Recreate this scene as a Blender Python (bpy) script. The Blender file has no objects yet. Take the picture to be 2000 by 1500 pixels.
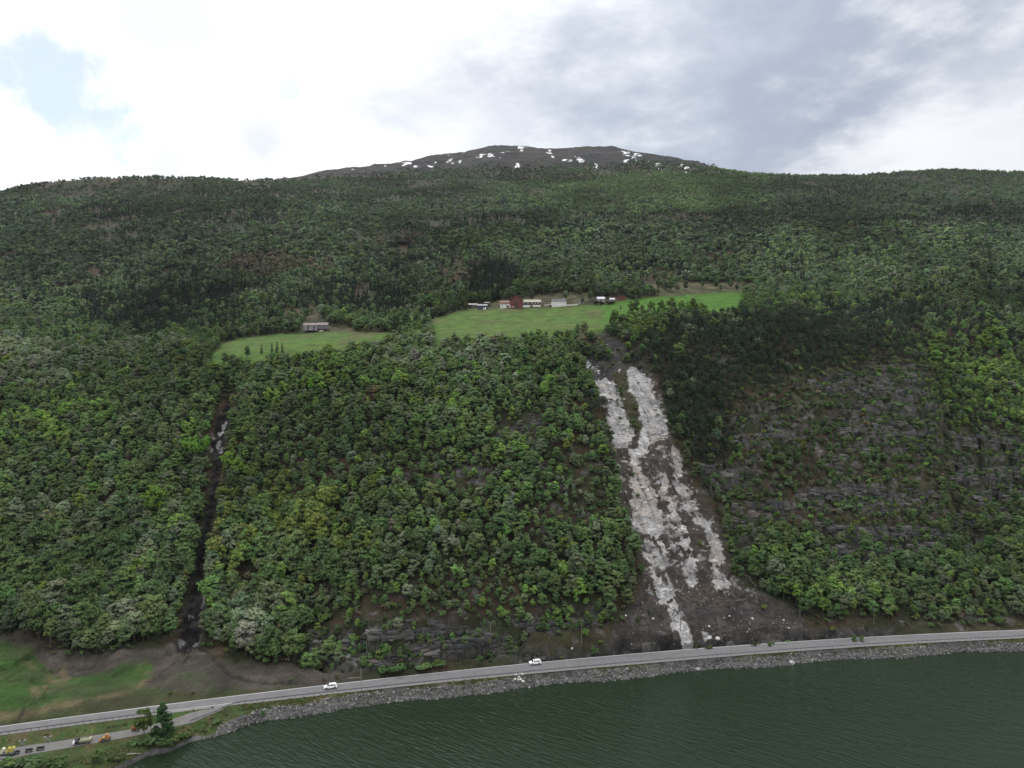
import bpy, bmesh, math, random
import numpy as np
from mathutils import Vector, Matrix

# ------------------------------------------------------------------ camera, world, sun, exposure
S = bpy.context.scene
C = S.collection
F = 4000.0 / 3.0            # focal length in pixels of the 2000 px wide photograph
HC = 110.0                  # flying height of the camera above the lake
cam_d = bpy.data.cameras.new("camera"); cam_d.lens = 24.0; cam_d.sensor_width = 36.0
cam_d.clip_start = 1.0; cam_d.clip_end = 20000.0
cam = bpy.data.objects.new("camera", cam_d); C.objects.link(cam)
cam.location = (0, 0, HC); cam.rotation_euler = (math.radians(90), 0, 0)
S.camera = cam
S.render.resolution_x, S.render.resolution_y = 1024, 768
S.view_settings.view_transform = 'Standard'; S.view_settings.look = 'None'
S.view_settings.exposure = 0.0; S.view_settings.gamma = 1.0
S.cycles.max_bounces = 5; S.cycles.diffuse_bounces = 3; S.cycles.glossy_bounces = 2
S.cycles.transmission_bounces = 2; S.cycles.volume_bounces = 0
S.cycles.use_denoising = True
S.cycles.caustics_reflective = False; S.cycles.caustics_refractive = False

SUN_EL, SUN_AZ = math.radians(52), math.radians(-28)     # behind the ridge, a little to the left, veiled by cloud
SUN_DIR = Vector((math.cos(SUN_EL) * math.sin(SUN_AZ), math.cos(SUN_EL) * math.cos(SUN_AZ), math.sin(SUN_EL)))


def pdir(px, py):
    return Vector(((px - 1000) / F, 1.0, (750 - py) / F)).normalized()


def make_world():
    w = bpy.data.worlds.new("World"); S.world = w; w.use_nodes = True
    nt = w.node_tree; N = nt.nodes; L = nt.links; N.clear()

    def n(t, **k):
        x = N.new(t)
        for a, b in k.items():
            setattr(x, a, b)
        return x

    def val(x):
        v = n('ShaderNodeValue'); v.outputs[0].default_value = x; return v.outputs[0]

    def math_(op, a, b=None, clamp=False):
        m = n('ShaderNodeMath', operation=op, use_clamp=clamp)
        for i, q in enumerate((a, b)):
            if q is None: continue
            if isinstance(q, (int, float)): m.inputs[i].default_value = q
            else: L.new(q, m.inputs[i])
        return m.outputs[0]

    tc = n('ShaderNodeTexCoord')
    D = tc.outputs['Generated']
    # stretched noise so the cloud edges run ragged
    def noise(scale, sc=(1, 1, 1), detail=6, rough=.6, rot=(0, 0, 0), dist=0.0):
        mp = n('ShaderNodeMapping'); mp.inputs['Scale'].default_value = sc; mp.inputs['Rotation'].default_value = rot
        L.new(D, mp.inputs['Vector'])
        t = n('ShaderNodeTexNoise'); t.inputs['Scale'].default_value = scale; t.inputs['Detail'].default_value = detail
        t.inputs['Roughness'].default_value = rough; t.inputs['Distortion'].default_value = dist
        L.new(mp.outputs[0], t.inputs['Vector'])
        return t.outputs['Fac']
    nbig = noise(3.2, detail=7)
    nmid = noise(9.0, detail=8, rough=.62)
    nstr = noise(5.0, sc=(1.0, 1.0, 2.2), rot=(0, math.radians(38), 0), detail=7)
    wob = math_('SUBTRACT', nmid, .5)
    wob2 = math_('SUBTRACT', nstr, .5)

    def blob(px, py, rad, soft, wamt=.5, wsrc=None, stretch=None):
        """1 inside a ragged patch of sky around one direction, 0 outside; rad in degrees."""
        d = pdir(px, py)
        sub = n('ShaderNodeVectorMath', operation='SUBTRACT'); L.new(D, sub.inputs[0]); sub.inputs[1].default_value = d
        o = sub.outputs[0]
        if stretch:
            mp = n('ShaderNodeMapping'); mp.vector_type = 'TEXTURE'
            mp.inputs['Rotation'].default_value = (0, math.radians(stretch[1]), 0)
            mp.inputs['Scale'].default_value = (stretch[0], 1, 1)
            L.new(o, mp.inputs['Vector']); o = mp.outputs[0]
        ln = n('ShaderNodeVectorMath', operation='LENGTH'); L.new(o, ln.inputs[0])
        r = math.radians(rad)
        dist = math_('ADD', ln.outputs['Value'], math_('MULTIPLY', wsrc or wob, r * wamt * 6))
        mr = n('ShaderNodeMapRange', interpolation_type='SMOOTHSTEP')
        L.new(dist, mr.inputs['Value'])
        mr.inputs['From Min'].default_value = r * (1 + soft); mr.inputs['From Max'].default_value = r * (1 - soft)
        mr.inputs['To Min'].default_value = 0; mr.inputs['To Max'].default_value = 1
        return mr.outputs['Result']

    def mixc(fac, a, b):
        m = n('ShaderNodeMix', data_type='RGBA'); m.clamp_factor = True
        if isinstance(fac, (int, float)): m.inputs[0].default_value = fac
        else: L.new(fac, m.inputs[0])
        for i, q in ((6, a), (7, b)):
            if isinstance(q, tuple): m.inputs[i].default_value = (*q, 1)
            else: L.new(q, m.inputs[i])
        return m.outputs[2]

    # cloud deck: bright veil, greyer patches
    col = mixc(math_('MULTIPLY', math_('SUBTRACT', nbig, .42, True), 2.2, True), SKY_WHITE, SKY_SOFT)
    for (px, py, rad, soft, wa, amt, shade, st) in SKY_PATCHES:
        f = math_('MULTIPLY', blob(px, py, rad, soft, wa, wob2 if st else None, st), amt)
        col = mixc(f, col, shade)
    # an overcast sky is brightest overhead
    sx = n('ShaderNodeSeparateXYZ'); L.new(D, sx.inputs[0])
    zr = n('ShaderNodeMapRange', interpolation_type='SMOOTHSTEP'); L.new(sx.outputs['Z'], zr.inputs['Value'])
    zr.inputs['From Min'].default_value = .42; zr.inputs['From Max'].default_value = 1.0; zr.inputs['To Min'].default_value = CLOUD_STRENGTH; zr.inputs['To Max'].default_value = ZENITH
    cl = n('ShaderNodeBackground'); L.new(col, cl.inputs['Color']); L.new(zr.outputs['Result'], cl.inputs['Strength'])
    sky = n('ShaderNodeTexSky', sky_type='NISHITA'); sky.sun_disc = False
    sky.sun_elevation = SUN_EL; sky.sun_rotation = SUN_AZ; sky.altitude = 300
    sky.air_density = 1.0; sky.dust_density = .6; sky.ozone_density = 1.5
    bg = n('ShaderNodeBackground'); L.new(sky.outputs[0], bg.inputs['Color']); bg.inputs['Strength'].default_value = .15
    gap = None
    for (px, py, rad, soft, wa, amt, st) in SKY_GAPS:
        g = math_('MULTIPLY', blob(px, py, rad, soft, wa, None, st), amt)
        gap = g if gap is None else math_('MAXIMUM', gap, g)
    ms = n('ShaderNodeMixShader'); L.new(gap, ms.inputs[0]); L.new(cl.outputs[0], ms.inputs[1]); L.new(bg.outputs[0], ms.inputs[2])
    out = n('ShaderNodeOutputWorld'); L.new(ms.outputs[0], out.inputs['Surface'])


CLOUD_STRENGTH, ZENITH = 1.1, 2.2
SKY_WHITE = (1.12, 1.13, 1.14)
SKY_SOFT = (.98, .99, 1.02)
GREY = (.29, .345, .46); GREYL = (.47, .525, .64); WHT = (1.0, 1.0, 1.02)
SKY_PATCHES = [   # px, py, radius deg, softness, raggedness, amount, colour, (stretch, turn)
    (1660, 60, 17, .7, .3, .72, GREYL, (1.3, -30)),
    (1610, 245, 9.5, .9, .55, .8, GREY, (1.5, -20)),
    (1750, 170, 9, .9, .5, .5, GREY, (1.8, -35)),
    (1960, 140, 6, .8, .9, .55, GREY, (1.6, -40)),
    (1420, 120, 7, .9, .5, .4, GREYL, (1.6, -30)),
    (1880, 300, 7, .8, .8, .7, WHT, (2.2, -32)),
    (1780, 250, 3.2, .9, .9, .35, WHT, (2.4, -40)),
    (960, 262, 5.0, .8, .5, .42, GREYL, (1.7, -3)),
    (1130, 40, 2.6, .9, .8, .5, GREYL, (1.3, 40)),
    (1180, 130, 2.2, .9, .8, .3, GREYL, None),
    (510, 290, 1.8, .8, .5, .42, GREYL, (1.25, 60)),
    (340, 20, 3.4, .8, .7, .33, GREYL, (1.5, 5)),
    (325, 318, 1.5, .8, .6, .3, GREYL, None),
    (630, 300, 1.9, .8, .6, .26, GREYL, (1.4, 20)),
    (575, 72, 1.6, .8, .6, .2, GREYL, (1.4, 20)),
]
SKY_GAPS = [
    (95, 205, 2.1, .85, 1.3, .62, (1.7, 42)),
    (15, 150, 1.2, .85, 1.1, .6, None),
    (562, 178, .75, .8, 1.2, .38, None),
]
make_world()
sd = bpy.data.lights.new("sun", 'SUN'); sd.energy = 1.2; sd.angle = math.radians(14); sd.color = (1, .96, .90)
sun = bpy.data.objects.new("sun", sd); C.objects.link(sun)
sun.rotation_euler = SUN_DIR.to_track_quat('Z', 'Y').to_euler()

# ------------------------------------------------------------------ helpers
rng = np.random.default_rng(7)
random.seed(11)


def hash2(ix, iy, seed):
    h = (ix.astype(np.int64) * 374761393 + iy.astype(np.int64) * 668265263 + seed * 1274126177) & 0xffffffff
    h = ((h ^ (h >> 13)) * 1274126177) & 0xffffffff
    h = h ^ (h >> 16)
    return (h & 0xffffff).astype(np.float32) / 16777215.0


def vnoise(x, y, seed=0):
    ix = np.floor(x); iy = np.floor(y); fx = (x - ix).astype(np.float32); fy = (y - iy).astype(np.float32)
    ix = ix.astype(np.int64); iy = iy.astype(np.int64)
    fx = fx * fx * (3 - 2 * fx); fy = fy * fy * (3 - 2 * fy)
    a = hash2(ix, iy, seed); b = hash2(ix + 1, iy, seed); c = hash2(ix, iy + 1, seed); d = hash2(ix + 1, iy + 1, seed)
    return a + (b - a) * fx + (c - a) * fy + (a - b - c + d) * fx * fy


def fbm(x, y, seed=0, octv=3, gain=.5):
    s = 0; a = 1.0; t = 0
    for o in range(octv):
        s = s + a * vnoise(x * 2 ** o + 17.3 * o, y * 2 ** o - 9.1 * o, seed + o); t += a; a *= gain
    return s / t            # 0..1


def sstep(a, b, x):
    t = np.clip((x - a) / (b - a), 0, 1); return t * t * (3 - 2 * t)


def unproj(px, py, z):
    Y = (HC - z) * F / (py - 750.0)
    return (px - 1000.0) / F * Y, Y


# ------------------------------------------------------------------ ground plan
def road_y(X):
    """far edge of the lake road"""
    X = np.asarray(X, float)
    q = lambda x: -3.25642748e-04 * x * x + 2.39311473e-01 * x + 258.594298
    y = q(np.clip(X, -230, 235))
    return y + np.where(X > 235, (X - 235) * .086, 0) + np.where(X < -230, (X + 230) * .389, 0)


def road_ct(X):
    X = np.clip(X, -230, 235)
    s = -6.5128e-04 * X + .2393
    return 1 / np.sqrt(1 + s * s)


def rail_off(X):
    return np.interp(X, [-400, -160, -88, 0, 50, 220, 500], [5.5, 5.6, 6.3, 8.0, 8.5, 7.8, 7.8])


SH = [(-1200, 60), (-400, 110), (-250, 140), (-150, 165), (-133, 178), (-120, 187), (-111, 195), (-108, 201.5), (-102.4, 203.7), (-99, 209.0), (-90.3, 214.3), (-83.6, 222), (-67.9, 226.3)]
SHX = np.array([a for a, _ in SH] + list(np.arange(-55, 701, 15.0)))
SHY = np.array([b for _, b in SH] + [float(road_y(x) - 12.4 / road_ct(x)) for x in np.arange(-55, 701, 15.0)])
SHY = SHY + np.where(SHX > -60, .8 * np.sin(SHX * .11) + .5 * np.sin(SHX * .31 + 1), 0)


def shore_y(X):
    return np.interp(X, SHX, SHY)


# side road (old road / lay-by) : px, upper py, lower py
SR = [(-260, 1508, 1532), (-150, 1490, 1511), (0, 1466, 1486), (50, 1456.5, 1474), (110, 1448.5, 1464), (150, 1442, 1457), (205, 1433, 1447),
      (260, 1424, 1437), (300, 1415.5, 1428.5), (340, 1404.5, 1418.5), (372, 1392.5, 1411), (400, 1386, 1398.5), (432, 1379.5, 1385)]


def sr_z(px):
    return float(np.interp(px, [-300, 0, 400], [1.9, 2.5, 3.42]))


SRW = []
for px, a, b in SR:
    z = sr_z(px); SRW.append((unproj(px, a, z), unproj(px + 6, b, z), z))
SR_MID = np.array([((a[0] + b[0]) / 2, (a[1] + b[1]) / 2, z, math.hypot(a[0] - b[0], a[1] - b[1]) / 2) for a, b, z in SRW])


def side_road(X, Y):
    """distance beyond the side road's edge (negative on it) and its height"""
    best = np.full(X.shape, 1e9); zz = np.zeros(X.shape)
    for i in range(len(SR_MID) - 1):
        a, b = SR_MID[i], SR_MID[i + 1]
        dx, dy = b[0] - a[0], b[1] - a[1]
        t = np.clip(((X - a[0]) * dx + (Y - a[1]) * dy) / (dx * dx + dy * dy), 0, 1)
        d = np.hypot(X - a[0] - t * dx, Y - a[1] - t * dy) - (a[3] + t * (b[3] - a[3]))
        m = d < best
        best = np.where(m, d, best); zz = np.where(m, a[2] + t * (b[2] - a[2]), zz)
    return best, zz


CPX = np.array([-500, 0, 300, 430, 560, 680, 760, 900, 1000, 1150, 1350, 1550, 1700, 1850, 2000, 2600], float)
A1 = np.array([(7, 5.5), (7, 5.5), (6, 5.0), (3, 4.2), (3, 4.0), (3, 4.2), (3.5, 5.0), (3.5, 5.8), (3.5, 6.2), (3.5, 7.2), (3.5, 7.7), (3.5, 7.0), (4, 5.5), (4, 4.5), (6, 4.5), (6, 4.5)], float)
A2 = np.array([(54, 12), (54, 12), (40, 9.5), (28, 7.5), (20, 6.5), (9, 7), (7, 10), (12, 16), (12, 15), (12, 15), (14, 14), (16, 13), (14, 11), (16, 8), (18, 8), (18, 8)], float)
DPX = np.array([-500, 0, 400, 700, 900, 1100, 1300, 1500, 1700, 2000, 2600], float)
APY = [[700, 700, 700, 675, 665, 650, 650, 630, 645, 640, 640],
       [670, 665, 668, 650, 640, 622, 615, 600, 615, 605, 605],
       [640, 640, 640, 620, 602, 592, 582, 575, 590, 580, 580],
       [570, 565, 560, 555, 550, 545, 540, 540, 540, 520, 520],
       [480, 475, 470, 470, 470, 465, 465, 460, 450, 450, 450],
       [425, 420, 405, 400, 400, 400, 400, 400, 395, 390, 390],
       [393, 388, 365, 358, 355, 350, 352, 358, 360, 355, 355]]
AYY = [[455, 455, 452, 450, 455, 450, 455, 480, 495, 525, 525],
       [530, 530, 520, 520, 510, 530, 535, 545, 560, 590, 590],
       [600, 600, 600, 600, 600, 600, 605, 605, 610, 630, 630],
       [750, 740, 730, 720, 700, 690, 690, 690, 700, 740, 740],
       [910, 900, 890, 880, 860, 860, 850, 840, 860, 900, 900],
       [1050, 1050, 1090, 1120, 1120, 1110, 1090, 1080, 1080, 1100, 1100],
       [1170, 1170, 1250, 1450, 1500, 1500, 1400, 1320, 1300, 1300, 1300]]
RPX = np.array([-600, 0, 50, 110, 180, 300, 400, 480, 540, 590, 640, 700, 780, 850, 920, 960, 1040, 1080, 1150, 1200, 1250, 1310, 1350, 1400, 1440, 1500, 1600, 1680, 1760, 1850, 2000, 2600], float)
RPY = np.array([380, 377, 363, 355, 349, 348, 350, 354, 353, 343, 334, 323.5, 316, 300, 294, 287.5, 289, 293, 291, 290, 297, 308, 314, 328, 339, 342, 344, 346, 338, 334, 338, 338], float)
RYX = np.array([-500, 0, 400, 540, 640, 780, 960, 1200, 1350, 1440, 1500, 2000, 2600], float)
RYY = np.array([1260, 1260, 1310, 1480, 1650, 2000, 2300, 2300, 2000, 1650, 1500, 1450, 1450], float)


def z_smooth(X, Y):
    """ground height without roughness; also d (distance uphill of the road's far edge)"""
    X = np.asarray(X, float); Y = np.asarray(Y, float)
    u = X / np.maximum(Y, 1); px = 1000 + F * u
    pxc = np.clip(px, -550, 2550)
    uc = (pxc - 1000) / F
    yr = road_y(X); ct = road_ct(X)
    d = (Y - yr) * ct
    # road edge along this ray
    y0 = np.full(X.shape, 255.0)
    for _ in range(9):
        y0 = .5 * y0 + .5 * road_y(uc * y0)
    y0 = y0 + .7
    AY = [y0, y0 + np.interp(pxc, CPX, A1[:, 0]), y0 + np.interp(pxc, CPX, A2[:, 0])]
    AZ = [np.full(X.shape, 3.42), np.interp(pxc, CPX, A1[:, 1]), np.interp(pxc, CPX, A2[:, 1])]
    for k in range(7):
        yy = np.interp(pxc, DPX, AYY[k]); pp = np.interp(pxc, DPX, APY[k])
        AY.append(yy); AZ.append(HC + (750 - pp) / F * yy)
    yy = np.interp(pxc, RYX, RYY); pp = np.interp(pxc, RPX, RPY)
    AY.append(yy); AZ.append(HC + (750 - pp) / F * yy)
    AY.append(yy + 60); AZ.append(AZ[-1] - 6)
    AY.append(yy + 900); AZ.append(AZ[-1] - 260)
    n = len(AY)
    dl = [(AZ[k + 1] - AZ[k]) / (AY[k + 1] - AY[k]) for k in range(n - 1)]
    m = [dl[0]]
    for k in range(1, n - 1):
        p = dl[k - 1] * dl[k]
        m.append(np.where(p > 0, 2 * p / np.where(np.abs(dl[k - 1] + dl[k]) < 1e-9, 1, dl[k - 1] + dl[k]), 0))
    m.append(dl[-1])
    m[10] = (AZ[10] - HC) / AY[10]          # the crest is where the slope meets the line of sight
    zu = np.full(X.shape, 3.42)
    for k in range(n - 1):
        h = AY[k + 1] - AY[k]
        t = (Y - AY[k]) / h
        s = (t >= 0) & ((t < 1) | (k == n - 2))
        t = np.clip(t, 0, 1.0)
        t2 = t * t; t3 = t2 * t
        zz = (2 * t3 - 3 * t2 + 1) * AZ[k] + (t3 - 2 * t2 + t) * h * m[k] + (-2 * t3 + 3 * t2) * AZ[k + 1] + (t3 - t2) * h * m[k + 1]
        zu = np.where(s, zz, zu)
    # lake side of the road
    ro = rail_off(X)
    land = 3.42 - sstep(ro + 1.0, ro + 7.0, -d) * np.where(X < -85, 1.15, .3)
    e = (Y - shore_y(X)) * .97
    right = sstep(-95, -80, X)
    bank = np.where(e < 0, e * .5, e * (.48 + .34 * right) + .1)
    zl = np.minimum(land, np.maximum(bank, -6))
    z = np.where(d > .35, zu, zl)
    near = (d < 1) & (X < -70) & (X > -420)
    if near.any():
        sdist, sz = side_road(X[near], Y[near])
        bl = 1 - sstep(.3, 2.2, sdist)
        zn = z[near]; z[near] = zn + (sz - .05 - zn) * bl
    on = (d < .5) & (d > -(ro + .9))
    z = np.where(on, 3.42, z)
    return z, d, px, e


# ------------------------------------------------------------------ plan masks traced on a half-size map of the view
MW, MH = 1000, 750
_gx, _gy = np.meshgrid(np.arange(MW) * 2 + 1.0, np.arange(MH) * 2 + 1.0)


def poly(*polys):
    out = np.zeros((MH, MW), bool)
    for P in polys:
        P = np.array(P, float)
        x0, x1 = P[:, 0].min(), P[:, 0].max(); y0, y1 = P[:, 1].min(), P[:, 1].max()
        i0, i1 = max(int(x0 / 2) - 1, 0), min(int(x1 / 2) + 2, MW); j0, j1 = max(int(y0 / 2) - 1, 0), min(int(y1 / 2) + 2, MH)
        if i0 >= i1 or j0 >= j1: continue
        gx = _gx[j0:j1, i0:i1]; gy = _gy[j0:j1, i0:i1]; ins = np.zeros(gx.shape, bool)
        for k in range(len(P)):
            xa, ya = P[k]; xb, yb = P[(k + 1) % len(P)]
            if ya == yb: continue
            c = ((ya > gy) != (yb > gy)) & (gx < (xb - xa) * (gy - ya) / (yb - ya) + xa)
            ins ^= c
        out[j0:j1, i0:i1] |= ins
    return out.astype(np.float32)


def blur(m, r):
    for ax in (0, 1):
        for _ in range(2):
            k = 2 * r + 1
            p = np.pad(m, [(r + 1, r) if a == ax else (0, 0) for a in (0, 1)], mode='edge')
            cs = np.cumsum(p, axis=ax)
            m = (np.take(cs, range(k, cs.shape[ax]), axis=ax) - np.take(cs, range(0, cs.shape[ax] - k), axis=ax)) / k
    return m.astype(np.float32)


def stroke(pts, w):
    """band along a polyline; w = half widths"""
    out = np.zeros((MH, MW), np.float32)
    w = w if isinstance(w, (list, tuple)) else [w] * len(pts)
    for (a, wa), (b, wb) in zip(zip(pts[:-1], w[:-1]), zip(pts[1:], w[1:])):
        dx, dy = b[0] - a[0], b[1] - a[1]; L2 = dx * dx + dy * dy
        t = np.clip(((_gx - a[0]) * dx + (_gy - a[1]) * dy) / L2, 0, 1)
        d = np.hypot(_gx - a[0] - t * dx, _gy - a[1] - t * dy) - (wa + (wb - wa) * t)
        out = np.maximum(out, (d < 0).astype(np.float32))
    return out


def ells(*E):
    out = np.zeros((MH, MW), np.float32)
    for e in E:
        cx, cy, rx, ry = e[:4]; a = math.radians(e[4]) if len(e) > 4 else 0; v = e[5] if len(e) > 5 else 1
        x = _gx - cx; y = _gy - cy
        xr = x * math.cos(a) + y * math.sin(a); yr = -x * math.sin(a) + y * math.cos(a)
        out = np.maximum(out, v * (((xr / rx) ** 2 + (yr / ry) ** 2) < 1))
    return out.astype(np.float32)


def look(m, px, py):
    i = np.clip((px / 2).astype(int), 0, MW - 1); j = np.clip((py / 2).astype(int), 0, MH - 1)
    return m[j, i]


SLIDE = poly([(1138, 690), (1150, 655), (1185, 652), (1215, 665), (1240, 690), (1268, 715), (1288, 760), (1308, 830), (1334, 900), (1356, 940), (1384, 985), (1408, 1030), (1420, 1075),
              (1428, 1120), (1470, 1148), (1530, 1180), (1570, 1212), (1590, 1242), (1400, 1262), (1180, 1275), (1180, 1258), (1205, 1220), (1238, 1175), (1256, 1130), (1250, 1090),
              (1235, 1040), (1222, 1000), (1212, 950), (1203, 900), (1192, 860), (1184, 800), (1160, 765), (1146, 720)])
PALE = poly(
    [(1155, 738), (1175, 732), (1196, 734), (1205, 749), (1214, 767), (1203, 771), (1189, 770), (1170, 761), (1160, 752)],
    [(1189, 777), (1212, 775), (1219, 787), (1226, 805), (1240, 833), (1231, 847), (1231, 859), (1198, 859), (1197, 836), (1187, 822), (1190, 801)],
    [(1231, 710), (1252, 714), (1270, 735), (1277, 761), (1280, 773), (1294, 787), (1303, 810), (1305, 833), (1298, 843), (1277, 852), (1263, 859), (1261, 868), (1268, 875), (1249, 880), (1231, 878), (1224, 866), (1245, 866), (1249, 852), (1252, 829), (1254, 808), (1247, 787), (1238, 773), (1232, 752), (1224, 733), (1224, 726)],
    [(1227, 880), (1242, 882), (1245, 901), (1252, 915), (1261, 927), (1273, 936), (1274, 950), (1233, 950), (1234, 936), (1240, 922), (1238, 903)],
    [(1229, 923), (1262, 923), (1274, 947), (1279, 965), (1285, 982), (1290, 1000), (1295, 1021), (1290, 1038), (1271, 1040), (1253, 1031), (1250, 1019), (1229, 1012), (1227, 1003), (1243, 993), (1234, 977), (1234, 947)],
    [(1257, 1080), (1274, 1073), (1290, 1073), (1302, 1098), (1302, 1105), (1276, 1101), (1264, 1087)], [(1262, 1045), (1274, 1048), (1272, 1060), (1260, 1058)],
    [(1276, 1119), (1290, 1122), (1295, 1145), (1288, 1164), (1283, 1152), (1279, 1133)],
    [(1299, 1140), (1313, 1133), (1318, 1152), (1313, 1171), (1302, 1178), (1290, 1171), (1299, 1157)],
    [(1313, 1208), (1323, 1210), (1344, 1227), (1360, 1243), (1355, 1248), (1332, 1245), (1320, 1227)], [(1374, 1227), (1386, 1229), (1384, 1243), (1376, 1243)],
    [(1285, 923), (1302, 928), (1304, 942), (1292, 942)], [(1302, 963), (1316, 963), (1323, 979), (1313, 984), (1304, 975)], [(1323, 1014), (1334, 1019), (1337, 1038), (1327, 1031)],
    [(1323, 1049), (1341, 1042), (1346, 1061), (1327, 1063)], [(1341, 1084), (1358, 1077), (1358, 1103), (1341, 1101)], [(1341, 1117), (1360, 1119), (1358, 1136), (1348, 1133)], [(1306, 1052), (1320, 1056), (1318, 1066), (1308, 1062)],
    [(1310, 861), (1324, 878), (1331, 899), (1331, 917), (1317, 920), (1315, 899), (1308, 878)], [(1287, 905), (1294, 912), (1292, 922)],
    [(1323, 921), (1344, 944), (1351, 954), (1348, 958), (1337, 956), (1318, 935)], [(1337, 961), (1360, 965), (1359, 984), (1327, 982), (1339, 975)],
    [(1360, 993), (1374, 998), (1383, 1010), (1395, 1031), (1409, 1052), (1407, 1061), (1388, 1061), (1383, 1040), (1374, 1021), (1358, 1005)],
    [(1390, 1063), (1411, 1063), (1409, 1084), (1411, 1105), (1393, 1105), (1391, 1087)], [(1394, 1108), (1414, 1108), (1421, 1133), (1411, 1142), (1400, 1143)],
    [(1146, 692), (1152, 700), (1157, 712), (1151, 716)], [(1160, 712), (1170, 718), (1168, 722), (1161, 720)], [(1206, 712), (1216, 716), (1214, 719), (1206, 717)])
PALE = (blur(PALE, 1) > .27).astype(np.float32)
PALE2 = poly([(1256, 1030), (1290, 1035), (1304, 1080), (1308, 1120), (1322, 1150), (1318, 1178), (1290, 1168), (1276, 1120), (1258, 1080)], [(1296, 1165), (1320, 1172), (1350, 1225), (1330, 1238), (1312, 1208)],
             [(1318, 935), (1352, 945), (1372, 990), (1400, 1030), (1412, 1062), (1388, 1066), (1362, 1010), (1338, 980)], [(1268, 905), (1300, 915), (1330, 1010), (1350, 1060), (1362, 1135), (1338, 1130), (1316, 1040), (1290, 960)])
GREENTONGUE = poly([(1196, 720), (1224, 722), (1236, 765), (1250, 800), (1252, 830), (1243, 845), (1228, 808), (1214, 770)])
GULLY = stroke([(450, 772), (440, 800), (432, 830), (424, 870), (424, 905), (420, 945), (412, 1000), (402, 1050), (392, 1095), (392, 1130), (388, 1165), (378, 1210), (362, 1250)],
               [4, 7, 12, 12, 8, 8, 7, 7, 8, 10, 15, 21, 18])
GULLYW = stroke([(450, 772), (440, 800), (432, 830), (424, 870), (424, 905), (420, 945), (412, 1000), (402, 1050), (392, 1095), (392, 1130), (388, 1165), (378, 1210), (362, 1250)], [10, 15, 19, 19, 18, 19, 20, 20, 19, 19, 21, 27, 24])
GPALE = ells((437, 822, 8, 4, -50), (432, 838, 7, 4, -40), (414, 850, 6, 5, -40), (428, 856, 8, 4, -40), (410, 870, 9, 3, -40), (432, 866, 5, 4), (437, 925, 3, 10), (370, 1188, 6, 5, -30), (398, 1180, 10, 14, 20, .5), (388, 1242, 12, 9, 0, .7), (322, 1243, 8, 6, 0, .6), (355, 1240, 9, 6, -20, .5), (402, 1162, 6, 12, 0, .6), (405, 1110, 3, 12))
MEADOW = poly([(412, 690), (440, 668), (520, 656), (600, 652), (670, 648), (770, 646), (790, 660), (700, 690), (640, 705), (560, 712), (480, 722), (412, 722)],
              [(838, 622), (880, 611), (930, 602), (960, 603), (1060, 600), (1180, 594), (1230, 586), (1290, 578), (1452, 568), (1457, 580), (1442, 612), (1380, 618), (1330, 616), (1240, 628), (1150, 655), (1100, 668), (1030, 668), (960, 676), (850, 680)])
ROUGH = poly([(540, 612), (650, 606), (655, 622), (560, 632)], [(1010, 592), (1050, 574), (1140, 574), (1170, 590), (1080, 596)], [(1250, 552), (1470, 548), (1475, 570), (1440, 572), (1290, 576), (1240, 570)], [(585, 642), (700, 640), (690, 652), (590, 656)], [(900, 606), (985, 590), (1000, 600), (930, 610)])
LFIELD = poly([(-5, 1250), (60, 1262), (80, 1290), (130, 1310), (200, 1302), (290, 1284), (302, 1290), (292, 1320), (270, 1345), (230, 1358), (150, 1371), (60, 1386), (-5, 1393)])
LEARTH = poly([(-5, 1236), (120, 1256), (300, 1262), (340, 1248), (390, 1262), (440, 1290), (560, 1288), (650, 1300), (690, 1310), (700, 1330), (600, 1345), (480, 1350), (380, 1352), (290, 1345), (270, 1340), (300, 1288), (200, 1305), (130, 1314), (80, 1294), (55, 1266), (-5, 1254)])
LTAN = ells((50, 1290, 18, 8, 30), (110, 1311, 28, 8), (72, 1350, 16, 10, 40), (8, 1330, 12, 6), (90, 1335, 12, 6, 60), (282, 1325, 8, 26, 25), (225, 1354, 60, 6, -14), (140, 1372, 70, 7, -8), (40, 1392, 60, 10, -5), (125, 1300, 10, 8), (120, 1368, 30, 2, -6))
LGREEN2 = ells((380, 1322, 40, 12), (300, 1352, 60, 7), (395, 1352, 60, 6), (430, 1350, 40, 6), (100, 1398, 100, 6, -6), (560, 1342, 40, 4))
DITCH = stroke([(378, 1252), (400, 1262), (420, 1284), (448, 1312), (480, 1329), (560, 1333), (600, 1336)], [4, 3, 2.5, 2.5, 2.5, 2, 1.5])
DITCH = np.maximum(DITCH, stroke([(47, 1383), (40, 1398), (30, 1412)], 2.5))
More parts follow.
